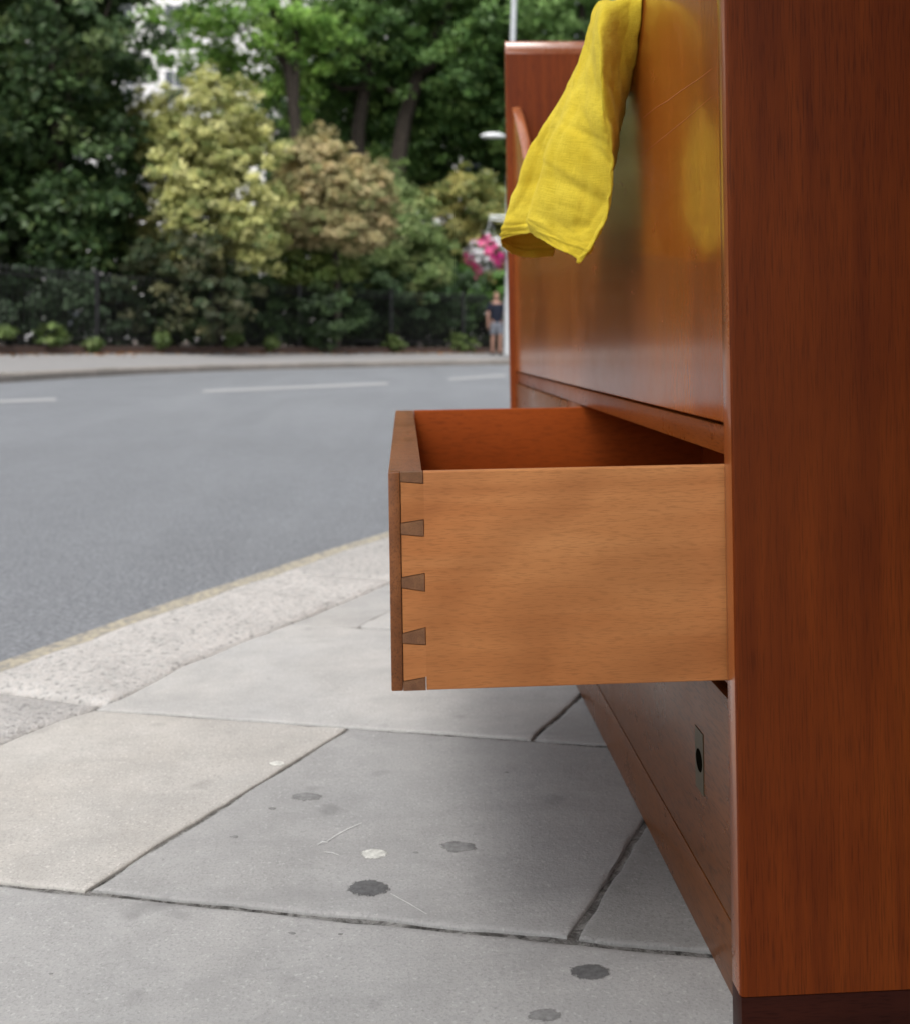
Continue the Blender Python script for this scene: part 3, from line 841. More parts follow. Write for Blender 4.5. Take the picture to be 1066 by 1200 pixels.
# pin positions (fractions of the height from the top) measured on the near side
LAP = 0.0078
hgt = DZ1 - DZ0
pins = [(0.000, 0.043, 0.000, 0.053), (0.233, 0.284, 0.2194, 0.295), (0.481, 0.528, 0.465, 0.546), (0.737, 0.781, 0.713, 0.791), (0.956, 1.0, 0.940, 1.0)]   # narrow top/bottom, wide top/bottom
def zz(f): return DZ1 - f * hgt
def side(y0, y1, pin_face):
    """drawer side whose end is cut into tails; the pins of the front fill the sockets"""
    xa, xb = DX0 + LAP, DX0 + FT + 0.0008
    bm = bmesh.new(); g = 0.0004
    add_box(bm, xb - OFF[0], XE - OFF[0], y0 - OFF[1], y1 - OFF[1], DZ0, DZ1, 0)
    bm.edges.ensure_lookup_table()
    ed = [e for e in bm.edges if abs(e.verts[0].co.x - e.verts[1].co.x) > 0.1]
    bmesh.ops.bevel(bm, geom=ed, offset=0.0013, segments=3, affect='EDGES', profile=0.5)
    for p, q in zip(pins[:-1], pins[1:]):
        quad = [(xa + g, zz(p[1]) - g), (xb + 0.00001, zz(p[3]) - g), (xb + 0.00001, zz(q[2]) + g), (xa + g, zz(q[0]) + g)]
        a = [bm.verts.new((x - OFF[0], y0 - OFF[1], z)) for x, z in quad]; b = [bm.verts.new((x - OFF[0], y1 - OFF[1], z)) for x, z in quad]
        bm.faces.new(a); bm.faces.new(b[::-1])
        for i in range(4): bm.faces.new((a[i], b[i], b[(i + 1) % 4], a[(i + 1) % 4]))
    return bm
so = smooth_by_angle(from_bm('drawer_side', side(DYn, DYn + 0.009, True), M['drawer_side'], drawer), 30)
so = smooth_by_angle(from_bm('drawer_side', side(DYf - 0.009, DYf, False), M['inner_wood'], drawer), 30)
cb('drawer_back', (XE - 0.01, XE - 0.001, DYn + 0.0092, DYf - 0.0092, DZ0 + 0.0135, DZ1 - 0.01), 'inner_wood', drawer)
# drawer front: a plain board, then the lap and the pins at its ends
dfm = bmesh.new()
add_box(dfm, DX0 - OFF[0], DX0 + FT - OFF[0], DYn + 0.0093 - OFF[1], DYf - 0.0093 - OFF[1], DZ0, DZ1, 0.0012)
add_box(dfm, DX0 - OFF[0], DX0 + LAP - OFF[0], DYn - 0.0004 - OFF[1], DYn + 0.0105 - OFF[1], DZ0 + 0.0001, DZ1 - 0.0001, 0.0011)
add_box(dfm, DX0 - OFF[0], DX0 + LAP - OFF[0], DYf - 0.0105 - OFF[1], DYf + 0.0004 - OFF[1], DZ0 + 0.0001, DZ1 - 0.0001, 0.0011)
df = smooth_by_angle(from_bm('drawer_front', dfm, M['drawer_front'], drawer), 35)
for ya, yb in ((DYn - 0.0002, DYn + 0.0090), (DYf - 0.0090, DYf + 0.0002)):
    for (n0, n1, w0, w1) in pins:
        xa, xb = DX0 + LAP + 0.0001, DX0 + FT + 0.0003
        q = [(xa, zz(n0) - 0.0002), (xb, zz(w0) - 0.0002), (xb, zz(w1) + 0.0002), (xa, zz(n1) + 0.0002)]
        bm = bmesh.new()
        a = [bm.verts.new((x - OFF[0], ya - OFF[1], z)) for x, z in q]; b = [bm.verts.new((x - OFF[0], yb - OFF[1], z)) for x, z in q]
        bm.faces.new(a); bm.faces.new(b[::-1])
        for i in range(4): bm.faces.new((a[i], b[i], b[(i + 1) % 4], a[(i + 1) % 4]))
        from_bm('dovetail_pin', bm, M['pin_wood'], drawer)

# ------------------------------------------------------------------ yellow cloth
def cX(u, v, X): return at_X(u, v, X)
G = []
Ys = [0.965, 0.985, 1.005, 1.02, 1.035, 1.05, 1.065, 1.085, 1.11]
G.append([Vector((0.31, y, 0.70)) for y in Ys])
G.append([Vector((0.275, y, 0.765)) for y in Ys])
G.append([Vector((0.236, y, scoop(y) + KX * XD + 0.010)) for y in Ys])
def row(c0, rest):
    G.append([cX(*c0)] + [at_Y(*r) for r in rest])
row((753, -6, .2185), [(736, -4, .937), (717, 0, .945), (710, 2, .965), (707, 2, .985), (706, 3, 1.0), (706, 3, 1.02), (712, 3, 1.05), (725, 4, 1.035)])
row((750, 24, .2170), [(728, 26, .928), (702, 30, .910), (696, 29, .945), (693, 26, .972), (691, 25, .99), (690, 26, 1.015), (703, 24, 1.06), (724, 22, 1.04)])
row((743, 71, .2165), [(724, 75, .928), (704, 73, .900), (692, 73, .938), (683, 73, .972), (678, 74, .985), (675, 74, 1.02), (690, 74, 1.07), (712, 74, 1.08)])
row((735, 120, .2150), [(720, 125, .925), (705, 128, .905), (684, 126, .935), (664, 125, .965), (660, 124, .995), (649, 123, 1.03), (665, 124, 1.065), (690, 124, 1.075)])
row((726, 165, .210), [(718, 170, .925), (710, 172, .915), (677, 172, .940), (643, 168, .975), (645, 168, 1.020), (623, 168, 1.050), (640, 170, 1.085), (675, 172, 1.10)])
row((719, 205, .205), [(717, 209, .930), (714, 212, .920), (673, 214, .945), (630, 206, .985), (634, 206, 1.035), (606, 210, 1.065), (625, 215, 1.105), (665, 220, 1.12)])
row((712, 246, .200), [(711, 250, .935), (706, 254, .928), (666, 254, .952), (619, 245, .995), (624, 245, 1.050), (592, 248, 1.080), (612, 258, 1.12), (655, 262, 1.14)])
row((699, 280, .190), [(695, 286, .940), (689, 284, .936), (657, 276, .960), (617, 262, 1.00), (621, 262, 1.055), (586, 270, 1.088), (609, 284, 1.13), (650, 285, 1.15)])
row((684, 303, .180), [(680, 311, .945), (672, 301, .945), (647, 289, .966), (620, 274, 1.005), (617, 271, 1.055), (585, 283, 1.095), (607, 300, 1.135), (645, 299, 1.155)])
G = np.array([[tuple(p) for p in r] for r in G])
gu = np.stack([catmull(G[:, j], 14) for j in range(G.shape[1])], axis=1)
gv = np.stack([catmull(gu[i], 14) for i in range(gu.shape[0])], axis=0)
nr, nc_ = gv.shape[:2]
def cloth_noise(p, i, j):
    a, b_ = i * 9.0 / 14, j * 10.0 / 14
    f = min(1.0, max(0.0, (i - 40) / 40.0))
    out = 0.0022 * mnoise.noise(Vector((a * 0.06, b_ * 0.10, 2.0))) + 0.0014 * mnoise.noise(Vector((a * 0.15 + b_ * 0.08, b_ * 0.17 - a * 0.05, 7))) + 0.0004 * mnoise.noise(Vector((a * 0.6, b_ * 0.6, 3)))
    for k, (ca, cb_, amp, w) in enumerate(((0.055, 0.05, 0.0022, 5), (0.085, -0.035, 0.0016, 6), (-0.03, 0.10, 0.0016, 6), (0.12, 0.09, 0.0008, 6))):
        q = mnoise.noise(Vector((a * ca + b_ * 0.03 * k, b_ * cb_ + a * 0.02, 11.0 + 9 * k)))
        out += amp * max(0.0, 1 - abs(q) * w) * f
    hem = nr - 1 - i
    if hem < 9: out += 0.0009
    if hem == 9: out -= 0.0007
    return out
du = np.gradient(gv, axis=0); dv = np.gradient(gv, axis=1); nn = np.cross(du, dv); nn /= (np.linalg.norm(nn, axis=2, keepdims=True) + 1e-9)
V = []
for i in range(nr):
    for j in range(nc_):
        a = cloth_noise(gv[i, j], i, j)
        p = gv[i, j] + nn[i, j] * a
        if i == nr - 1: p = p + np.array([0, 0, 0.0012 * mnoise.noise(Vector((j * 0.6, 0, 5)))])
        V.append(tuple(p))
Fc = [(i * nc_ + j, i * nc_ + j + 1, (i + 1) * nc_ + j + 1, (i + 1) * nc_ + j) for i in range(nr - 1) for j in range(nc_ - 1)]
base = Vector(V[(nr - 1) * nc_ + nc_ // 2])
me = bpy.data.meshes.new('dust_cloth'); me.from_pydata([tuple(Vector(v) - base) for v in V], [], Fc)
uvl = me.uv_layers.new(name='UVMap')
for poly in me.polygons:
    for li in poly.loop_indices:
        vi = me.loops[li].vertex_index; uvl.data[li].uv = ((vi % nc_) / nc_, (vi // nc_) / nr)
me.update()
cl = link('dust_cloth', me, M['cloth']); cl.location = base
md = cl.modifiers.new('thick', 'SOLIDIFY'); md.thickness = 0.0011; md.offset = 0
me.polygons.foreach_set('use_smooth', [True] * len(me.polygons))
tag(cl, 'yellow linen cloth hung over the front edge of the sideboard', 'cloth')

# ------------------------------------------------------------------ railings
def railing():
    sA, sB = S0 - 6.0, S0 + 24.0
    root = empty('railing', far_pt((sA + sB) / 2, W_FAR)); loc = root.location.copy()
    tag(root, 'black iron park railing along the far pavement', 'railing')
    def fz(s): return far_pt(s, W_FAR) - loc
    HB = 1.62
    ss = np.arange(sA, sB + 0.01, 0.5)
    for z in (0.30, HB - 0.13):
        A = MB(); A.tube([fz(s) + Vector((0, 0, z)) for s in ss], 0.02, 4); A.build('rail', M['black_iron'], root, False)
    # low brick plinth
    V = []
    for s in ss:
        p, t, n_ = fk_at(s)
        for o_, z in ((-.11, -.05), (-.11, .14), (.11, .14), (.11, -.05)):
            q = far_pt(s, W_FAR) - loc + Vector((n_.x * o_, n_.y * o_, z)); V.append(tuple(q))
    Fc = [(i * 4 + k, i * 4 + (k + 1) % 4, (i + 1) * 4 + (k + 1) % 4, (i + 1) * 4 + k) for i in range(len(ss) - 1) for k in range(4)]
    mb = MB(); mb.add(V, Fc); mb.build('plinth', M['brick_plinth'], root, False)
    # one bar mesh shared by all bars
    bmb = MB(); bmb.tube([(0, 0, 0.135), (0, 0, HB - 0.06), (0, 0, HB - 0.05), (0, 0, HB - 0.02), (0, 0, HB + 0.06)], [0.014, 0.014, 0.024, 0.024, 0.001], 6)
    bar0 = bmb.build('bar', M['black_iron'], root); bar0.location = fz(sA)
    s = sA + 0.115
    while s < sB:
        b = bar0.copy(); COL.objects.link(b); b.location = fz(s); s += 0.115
    pmb = MB(); pmb.tube([(0, 0, 0.0), (0, 0, HB + 0.02), (0, 0, HB + 0.03), (0, 0, HB + 0.07), (0, 0, HB + 0.12)], [0.045, 0.045, 0.06, 0.06, 0.004], 8)
    p0 = pmb.build('post', M['black_iron'], root); p0.location = fz(sA)
    s = sA + 2.4
    while s < sB:
        b = p0.copy(); COL.objects.link(b); b.location = fz(s); s += 2.4
railing()

# ------------------------------------------------------------------ plants
def leaves_mesh(name, P, Nrm, size, cols, seed, aspect=0.5, droop=0.2):
    """P centres, Nrm facing direction, size per leaf, cols rgb per leaf -> mesh of folded diamond leaves"""
    r = np.random.RandomState(seed); n = len(P)
    t = r.normal(size=(n, 3)); t[:, 2] -= droop
    t -= Nrm * np.sum(t * Nrm, axis=1, keepdims=True); t /= np.linalg.norm(t, axis=1, keepdims=True) + 1e-9
    b = np.cross(Nrm, t)
    s = size[:, None]
    v0 = P - t * s * 0.5; v2 = P + t * s * 0.5 - Nrm * s * 0.08
    v1 = P + b * s * 0.5 * aspect - Nrm * s * 0.10; v3 = P - b * s * 0.5 * aspect - Nrm * s * 0.10
    V = np.stack([v0, v1, v2, v3], axis=1).reshape(-1, 3)
    me = bpy.data.meshes.new(name)
    me.vertices.add(n * 4); me.vertices.foreach_set('co', V.astype(np.float32).ravel())
    me.loops.add(n * 4); me.loops.foreach_set('vertex_index', np.arange(n * 4, dtype=np.int32))
    me.polygons.add(n); me.polygons.foreach_set('loop_start', np.arange(0, n * 4, 4, dtype=np.int32))
    me.polygons.foreach_set('loop_total', np.full(n, 4, dtype=np.int32))
    at = me.attributes.new('tint', 'FLOAT_COLOR', 'POINT')
    c4 = np.ones((n, 4, 4), np.float32); c4[:, :, :3] = cols[:, None, :]
    at.data.foreach_set('color', c4.ravel())
    me.update(); me.validate()
    return me
def palette(r, n, cols, wts, var=0.18):
    cols = np.array(cols); k = r.choice(len(cols), n, p=np.array(wts) / sum(wts))
    c = cols[k] * (1 + r.normal(size=(n, 1)) * var); return np.clip(c, 0.003, 1)
def crown_pts(r, lobes, nclump, per, cr, shell=0.55):
    """clumps over a set of ellipsoid lobes (cx,cy,cz,rx,ry,rz)"""
    lobes = np.array(lobes, float); vol = np.prod(lobes[:, 3:], axis=1) ** 0.7; pk = vol / vol.sum()
    P, Nn, tip = [], [], []
    li = r.choice(len(lobes), nclump, p=pk)
    d = r.normal(size=(nclump, 3)); d /= np.linalg.norm(d, axis=1, keepdims=True)
    rad = shell + (1 - shell) * r.rand(nclump) ** 0.6
    rad *= 1 + 0.12 * r.normal(size=nclump)
    c = lobes[li, :3] + d * rad[:, None] * lobes[li, 3:]
    for i in range(nclump):
        m = int(per * (0.5 + r.rand())); size = cr * (0.6 + 0.8 * r.rand())
        q = r.normal(size=(m, 3)); q /= np.linalg.norm(q, axis=1, keepdims=True); q *= (r.rand(m, 1) ** 0.45) * size
        q[:, 2] *= 0.62
        q[:, 2] -= 0.25 * (np.hypot(q[:, 0], q[:, 1]) ** 2) / max(size, .01)
        nr_ = 0.8 * d[i] + np.array([0, 0, 0.55]) + r.normal(size=(m, 3)) * 0.55
        nr_ /= np.linalg.norm(nr_, axis=1, keepdims=True)
        P.append(c[i] + q); Nn.append(nr_); tip.append(np.full(m, i))
    return np.vstack(P), np.vstack(Nn), np.concatenate(tip)
def plant(name, label, cat, base, lobes, cols, wts, nclump, per, cr, leaf, seed, trunks=None, group=None, shell=0.55, aspect=0.5, clumpvar=0.22, part='crown'):
    r = np.random.RandomState(seed)
    root = empty(name, base); tag(root, label, cat, group)
    lob = [(l[0] - base[0], l[1] - base[1], l[2] - base[2], *l[3:]) for l in lobes]
    P, Nn, ci = crown_pts(r, lob, nclump, per, cr, shell)
    n = len(P)
    cols = [tuple(min(0.8, x * 2.2) for x in q) for q in cols]
    c = palette(r, n, cols, wts)
    # whole clumps lean to one of the palette's colours, as sprays of new growth do
    cc = palette(r, nclump, cols, wts, clumpvar)[ci]
    c = 0.45 * c + 0.55 * cc
    me = leaves_mesh(part, P, Nn, leaf * (0.6 + 0.8 * r.rand(n)), c, seed + 1, aspect)
    link(part, me, M['leaf'], root)
    if trunks:
        for tr in trunks:
            mb = MB()
            for pts, rad in tr:
                mb.tube([Vector(p) - Vector(base) for p in pts], rad, 7)
            mb.build('trunk', M['bark'], root)
    return root
def px_lobe(u, v, t, ru, rv, depth=None):
    t = T(u, t); p = at_t(u, v, t); k = t / F
    return (p.x, p.y, p.z, ru * k, depth if depth else ru * k, rv * k)
def trunk_px(pts, t, r0, r1):
    n = len(pts); t = T(pts[0][0], t); return ([tuple(at_t(u, v, t)) for u, v in pts], [r0 + (r1 - r0) * i / (n - 1) for i in range(n)])
def soil_base(u, t):
    p = at_t(u, 402, T(u, t)); return (p.x, p.y, 0.25)

DARK = [(0.013, 0.026, 0.009), (0.023, 0.045, 0.015), (0.042, 0.072, 0.024), (0.075, 0.10, 0.032)]
# dark evergreen at the left edge
b = soil_base(70, 20.5)
plant('evergreen_tree', 'tall dark evergreen tree rising at the left edge behind the railing', 'tree', b,
      [px_lobe(70, 30, 20.5, 110, 120), px_lobe(20, -120, 21, 130, 120), px_lobe(-40, 120, 20.5, 120, 110), px_lobe(95, 190, 20.2, 85, 90), px_lobe(60, 260, 20, 100, 60), px_lobe(-90, 230, 20, 90, 80), px_lobe(120, -60, 21, 60, 70)],
      DARK, [2, 4, 3, 1], 800, 62, 0.42, 0.20, 11, [[trunk_px([(70, 412), (68, 300), (66, 100), (60, -150)], 20.6, 0.24, 0.1), trunk_px([(66, 150), (110, 60), (130, 0)], 20.6, 0.1, 0.03), trunk_px([(66, 200), (10, 120), (-20, 60)], 20.6, 0.1, 0.03)]])
b = soil_base(20, 25)
plant('evergreen_tree', 'second dark evergreen close behind the one at the left edge', 'tree', b,
      [px_lobe(20, 60, 25, 120, 100), px_lobe(90, 180, 25, 70, 90), px_lobe(10, 220, 25, 120, 90), px_lobe(40, -80, 25, 130, 100), px_lobe(100, 80, 25.5, 55, 80)],
      DARK, [3, 4, 2, 1], 620, 56, 0.5, 0.26, 12, [[trunk_px([(20, 412), (22, 300), (20, 60)], 25.2, 0.24, 0.1)]])
# more of the row to the left, beyond the frame (it shows in the varnish)
for k, (u, t, sd_) in enumerate(((-260, 17.5, 71), (-520, 16.0, 72), (-830, 15.0, 73))):
    b = soil_base(u, t)
    plant('evergreen_tree', ['dark evergreen tree beyond the left edge, nearest the frame', 'dark evergreen tree beyond the left edge, second from the frame', 'dark evergreen tree beyond the left edge, farthest from the frame'][k], 'tree', b,
          [px_lobe(u, 20, t, 150, 160), px_lobe(u - 40, -140, t, 120, 120), px_lobe(u + 50, 200, t, 140, 110), px_lobe(u - 90, 230, t, 120, 100)],
          DARK, [2, 4, 3, 1], 220, 50, 0.5, 0.26, sd_, [[trunk_px([(u, 412), (u, 200), (u - 20, -80)], t, 0.25, 0.1)]], 'trees along the park')
# variegated yellow shrub
YEL = [(0.17, 0.18, 0.06), (0.25, 0.25, 0.095), (0.35, 0.335, 0.15), (0.085, 0.115, 0.035), (0.045, 0.075, 0.022)]
b = soil_base(255, 20.5)
plant('variegated_shrub', 'large pale yellow-green shrub behind the railing, right of the dark evergreen', 'shrub', b,
      [px_lobe(250, 150, 20.5, 62, 62), px_lobe(215, 190, 20.3, 48, 60), px_lobe(290, 215, 20.2, 48, 75), px_lobe(240, 245, 20, 55, 50), px_lobe(300, 275, 20, 35, 40), px_lobe(195, 150, 20.6, 30, 50), px_lobe(172, 215, 20.8, 24, 75), px_lobe(165, 150, 21.2, 18, 40)],
      YEL, [3, 4, 3, 2, 1], 900, 62, 0.22, 0.115, 21, [[trunk_px([(255, 412), (258, 330), (250, 200)], 20.6, 0.12, 0.05), trunk_px([(258, 340), (225, 240), (210, 180)], 20.6, 0.06, 0.02)]])
OLI = [(0.19, 0.165, 0.08), (0.26, 0.22, 0.115), (0.14, 0.145, 0.06), (0.075, 0.10, 0.035), (0.33, 0.26, 0.15)]
b = soil_base(395, 22.5)
plant('variegated_shrub', 'buff and olive shrub with a rounded top behind the middle of the railing', 'shrub', b,
      [px_lobe(375, 200, 22.5, 48, 48), px_lobe(425, 235, 22.3, 42, 50), px_lobe(370, 250, 22.5, 42, 45), px_lobe(410, 270, 22.4, 48, 28)],
      OLI, [3, 4, 2, 2, 2], 620, 60, 0.22, 0.115, 22, [[trunk_px([(395, 412), (395, 330), (390, 220)], 22.6, 0.12, 0.05)]])
b = soil_base(350, 22.8)
plant('green_shrub', 'dull green shrub under the buff shrub, between it and the yellow one', 'shrub', b,
      [px_lobe(345, 305, 22.8, 35, 45), px_lobe(390, 315, 22.9, 32, 38), px_lobe(330, 260, 23, 22, 40)],
      [(0.06, 0.085, 0.02), (0.10, 0.12, 0.03), (0.035, 0.06, 0.015)], [3, 2, 2], 150, 50, 0.24, 0.12, 23, [[trunk_px([(350, 412), (350, 330), (345, 280)], 22.9, 0.08, 0.03)]])
GRN = [(0.085, 0.125, 0.042), (0.125, 0.165, 0.06), (0.05, 0.08, 0.026), (0.18, 0.20, 0.08)]
b = soil_base(465, 25)
plant('conical_shrub', 'mid green conical shrub right of the buff shrub', 'shrub', b,
      [px_lobe(455, 235, 25, 35, 50), px_lobe(475, 275, 25, 42, 55), px_lobe(440, 300, 25, 40, 40), px_lobe(500, 310, 25, 28, 40)],
      GRN, [3, 3, 2, 1], 380, 55, 0.27, 0.13, 24, [[trunk_px([(465, 412), (465, 330), (460, 240)], 25.1, 0.12, 0.04)]])
b = soil_base(548, 29)
plant('variegated_shrub', 'olive yellow shrub behind the lamp post', 'shrub', b,
      [px_lobe(545, 235, 29, 45, 42), px_lobe(525, 285, 29, 35, 50), px_lobe(575, 280, 29, 40, 55), px_lobe(620, 260, 29, 50, 60)],
      [(0.17, 0.16, 0.05), (0.23, 0.20, 0.07), (0.09, 0.115, 0.035), (0.055, 0.085, 0.03)], [3, 3, 2, 2], 460, 55, 0.3, 0.15, 25, [[trunk_px([(548, 412), (548, 330), (546, 240)], 29.1, 0.12, 0.04)]])
# dark brownish bush at the railing below the yellow shrub
b = soil_base(215, 19.4)
plant('dark_bush', 'dark brownish bush at the railing below the pale yellow shrub', 'bush', b,
      [px_lobe(215, 300, 19.4, 50, 40), px_lobe(240, 350, 19.4, 60, 45), px_lobe(180, 350, 19.3, 50, 50)],
      [(0.03, 0.035, 0.018), (0.05, 0.05, 0.025), (0.02, 0.035, 0.015), (0.08, 0.075, 0.035)], [3, 2, 3, 1], 170, 50, 0.24, 0.12, 31)
b = soil_base(60, 19.0)
plant('dark_bush', 'dark green bush at the railing in front of the evergreen trunk', 'bush', b,
      [px_lobe(60, 350, 19, 60, 45), px_lobe(-10, 370, 18.6, 50, 30), px_lobe(120, 360, 19.1, 50, 45), px_lobe(-90, 350, 18.5, 70, 60)],
      [(0.02, 0.035, 0.018), (0.035, 0.06, 0.03), (0.015, 0.025, 0.012), (0.06, 0.09, 0.05)], [3, 2, 3, 1], 190, 50, 0.24, 0.13, 32)
b = soil_base(350, 22.0)
plant('dark_bush', 'dark green bush at the railing under the buff shrub', 'bush', b,
      [px_lobe(320, 365, 21.8, 45, 35), px_lobe(380, 368, 22.2, 50, 35), px_lobe(285, 360, 21.2, 40, 40)],
      [(0.02, 0.035, 0.015), (0.035, 0.06, 0.022), (0.015, 0.025, 0.012), (0.06, 0.09, 0.035)], [3, 2, 3, 1], 170, 50, 0.24, 0.12, 33)
b = soil_base(465, 25.0)
plant('dark_bush', 'glossy dark bush at the railing below the conical shrub', 'bush', b,
      [px_lobe(440, 350, 24.6, 45, 40), px_lobe(490, 350, 25.4, 45, 45), px_lobe(530, 345, 26.5, 40, 45)],
      [(0.025, 0.045, 0.018), (0.05, 0.09, 0.04), (0.015, 0.03, 0.012), (0.10, 0.15, 0.07)], [3, 2, 3, 1], 190, 50, 0.26, 0.15, 34)
b = soil_base(560, 28.0)
plant('green_bush', 'fresh green bush behind the railing beside the man', 'bush', b,
      [px_lobe(545, 345, 28, 30, 35), px_lobe(575, 335, 28.2, 28, 30), px_lobe(610, 340, 29, 40, 50)],
      [(0.07, 0.14, 0.035), (0.11, 0.20, 0.05), (0.04, 0.08, 0.02)], [3, 2, 2], 130, 50, 0.28, 0.15, 35)

# tall trees behind
MIDG = [(0.024, 0.052, 0.014), (0.042, 0.085, 0.022), (0.075, 0.135, 0.035), (0.13, 0.195, 0.05)]
b = soil_base(430, 33)
plant('broadleaf_tree', 'big broadleaf tree with forked dark trunks behind the shrubs', 'tree', b,
      [px_lobe(430, 60, 33, 100, 60), px_lobe(520, 90, 33, 80, 70), px_lobe(380, 120, 34, 60, 50), px_lobe(480, -60, 33, 130, 70), px_lobe(560, 20, 32.5, 80, 70), px_lobe(600, 130, 34, 70, 70), px_lobe(460, 170, 35, 90, 50), px_lobe(650, 40, 34, 80, 80)],
      MIDG, [3, 4, 2, 1], 1600, 60, 0.46, 0.21, 41,
      [[trunk_px([(415, 412), (418, 250), (420, 150), (430, 90), (425, -40)], 32.2, 0.34, 0.16), trunk_px([(430, 100), (400, 60), (360, 20)], 32.2, 0.14, 0.06)],
       [trunk_px([(455, 412), (462, 220), (474, 140), (490, 90), (520, 20), (540, -60)], 32.0, 0.36, 0.15), trunk_px([(480, 120), (450, 100), (400, 105), (390, 98)], 32.0, 0.14, 0.06), trunk_px([(490, 90), (530, 60), (560, 30)], 32.0, 0.14, 0.05)]])
b = soil_base(340, 30)
plant('plane_tree', 'tall tree with bright sparse leaves and an upright leaning trunk, left of the forked tree', 'tree', b,
      [px_lobe(320, 30, 30, 75, 45), px_lobe(370, 40, 30.5, 55, 50), px_lobe(250, 10, 30, 70, 40), px_lobe(340, 100, 31, 45, 40), px_lobe(190, 40, 31, 45, 60), px_lobe(300, -80, 30, 150, 70), px_lobe(235, 70, 30.5, 40, 40), px_lobe(280, 75, 31, 35, 35)],
      [(0.05, 0.10, 0.022), (0.09, 0.17, 0.035), (0.15, 0.25, 0.05), (0.22, 0.31, 0.08)], [2, 3, 3, 1], 520, 42, 0.42, 0.2, 42,
      [[trunk_px([(352, 412), (349, 200), (346, 140), (335, 60), (318, 0), (310, -60)], 29.6, 0.24, 0.12), trunk_px([(340, 90), (320, 55), (290, 35), (275, 30)], 29.6, 0.09, 0.03), trunk_px([(346, 120), (348, 50), (345, -20)], 29.6, 0.14, 0.08)]], shell=0.35)
b = soil_base(660, 31)
plant('broadleaf_tree', 'leafy green tree showing above the far end of the sideboard', 'tree', b,
      [px_lobe(650, 10, 31, 60, 60), px_lobe(700, 60, 31, 80, 80), px_lobe(620, -60, 31, 80, 70), px_lobe(760, -40, 31, 90, 90), px_lobe(720, 180, 31, 90, 90)],
      [(0.04, 0.08, 0.02), (0.08, 0.14, 0.04), (0.12, 0.19, 0.06)], [2, 3, 2], 420, 50, 0.42, 0.2, 43, [[trunk_px([(690, 412), (690, 200), (680, 0)], 31.2, 0.25, 0.12)]])
# the mass of undergrowth behind the shrubs
r = np.random.RandomState(90); nl = 34000
ss = S0 - 6 + r.rand(nl) * 32; oo = W_FAR + 2.6 + r.rand(nl) * 3.5
top_ = 3.6 + 1.4 * np.array([mnoise.noise(Vector((a * 0.45, b_ * 0.3, 4.0))) for a, b_ in zip(ss, oo)])
hh = r.rand(nl) ** 0.8 * top_
P = np.array([tuple(far_pt(a, b_, 0.1)) for a, b_ in zip(ss, oo)]); P[:, 2] += hh
Nn = r.normal(size=(nl, 3)) + np.array([0.1, -0.5, 0.6]); Nn /= np.linalg.norm(Nn, axis=1, keepdims=True)
me = leaves_mesh('undergrowth', P, Nn, 0.22 + 0.2 * r.rand(nl), palette(r, nl, [(0.04, 0.07, 0.022), (0.07, 0.11, 0.035), (0.025, 0.045, 0.016)], [3, 2, 2]), 91, 0.6)
tag(link('undergrowth', me, M['leaf']), 'dense dark undergrowth filling the park behind the shrubs', 'undergrowth', kind='stuff')
b = soil_base(480, 39)
plant('broadleaf_tree', 'dense dark green tree closing the gaps behind the forked tree', 'tree', b,
      [px_lobe(420, 150, 39, 110, 90), px_lobe(540, 170, 39, 110, 90), px_lobe(480, 40, 40, 140, 90), px_lobe(600, 60, 40, 120, 110), px_lobe(360, 180, 39, 60, 70), px_lobe(620, 220, 39, 90, 90)],
      [(0.018, 0.04, 0.012), (0.03, 0.06, 0.018), (0.05, 0.09, 0.03)], [3, 3, 1], 800, 50, 0.75, 0.36, 44, [[trunk_px([(480, 412), (480, 250), (485, 100)], 39.2, 0.35, 0.15)]])
# weeds at the foot of the railing
WEED = [(0.065, 0.095, 0.028), (0.10, 0.13, 0.045), (0.04, 0.065, 0.02)]
for k, (u, v, t, ru, rv, lab) in enumerate((
        (62, 395, 17.9, 26, 20, 'bright green weed clump at the railing foot under the evergreen'),
        (8, 388, 17.2, 14, 8, 'low bright weed at the left edge of the railing foot'),
        (110, 402, 18.4, 12, 9, 'small pale weed clump right of the large bright clump'),
        (190, 398, 19.4, 10, 12, 'small weed at the railing below the brown bush'),
        (273, 396, 20.6, 13, 17, 'yellowish weed clump at the railing left of the buff shrub'),
        (318, 400, 21.2, 10, 10, 'small green weed at the railing under the dull green shrub'),
        (462, 401, 24.0, 14, 11, 'little weed clump at the railing below the conical shrub'),
        (541, 398, 25.6, 24, 17, 'fresh green weed clump at the railing beside the man'))):
    t = t - T(u, t) + off_t(u, W_FAR - 0.22)[1]; p = at_t(u, v, T(u, t)); b = (p.x, p.y, 0.18)
    plant('weed_clump', lab, 'weed', b, [px_lobe(u, v, t, ru * 0.8, rv * 0.8, 0.2)], WEED, [3, 2, 2], 26, 26, 0.10, 0.10, 60 + k, group='weeds along the railing', shell=0.2, part='leaves')
# fallen leaves along the plinth
r = np.random.RandomState(9); nl = 900
ss = S0 - 2 + r.rand(nl) * 22; oo = W_FAR - 0.12 - np.abs(r.normal(size=nl)) * 0.28
P = np.array([tuple(far_pt(a, b_, 0.02)) for a, b_ in zip(ss, oo)])
Nn = r.normal(size=(nl, 3)) * 0.3 + np.array([0, 0, 1]); Nn /= np.linalg.norm(Nn, axis=1, keepdims=True)
me = leaves_mesh('leaf_litter', P, Nn, 0.06 + 0.07 * r.rand(nl), palette(r, nl, [(0.30, 0.14, 0.05), (0.22, 0.11, 0.05), (0.40, 0.25, 0.12), (0.45, 0.34, 0.2)], [3, 3, 2, 1]), 5, 0.7)
tag(link('leaf_litter', me, M['leaf']), 'fallen brown leaves along the railing foot', 'leaves', kind='stuff')

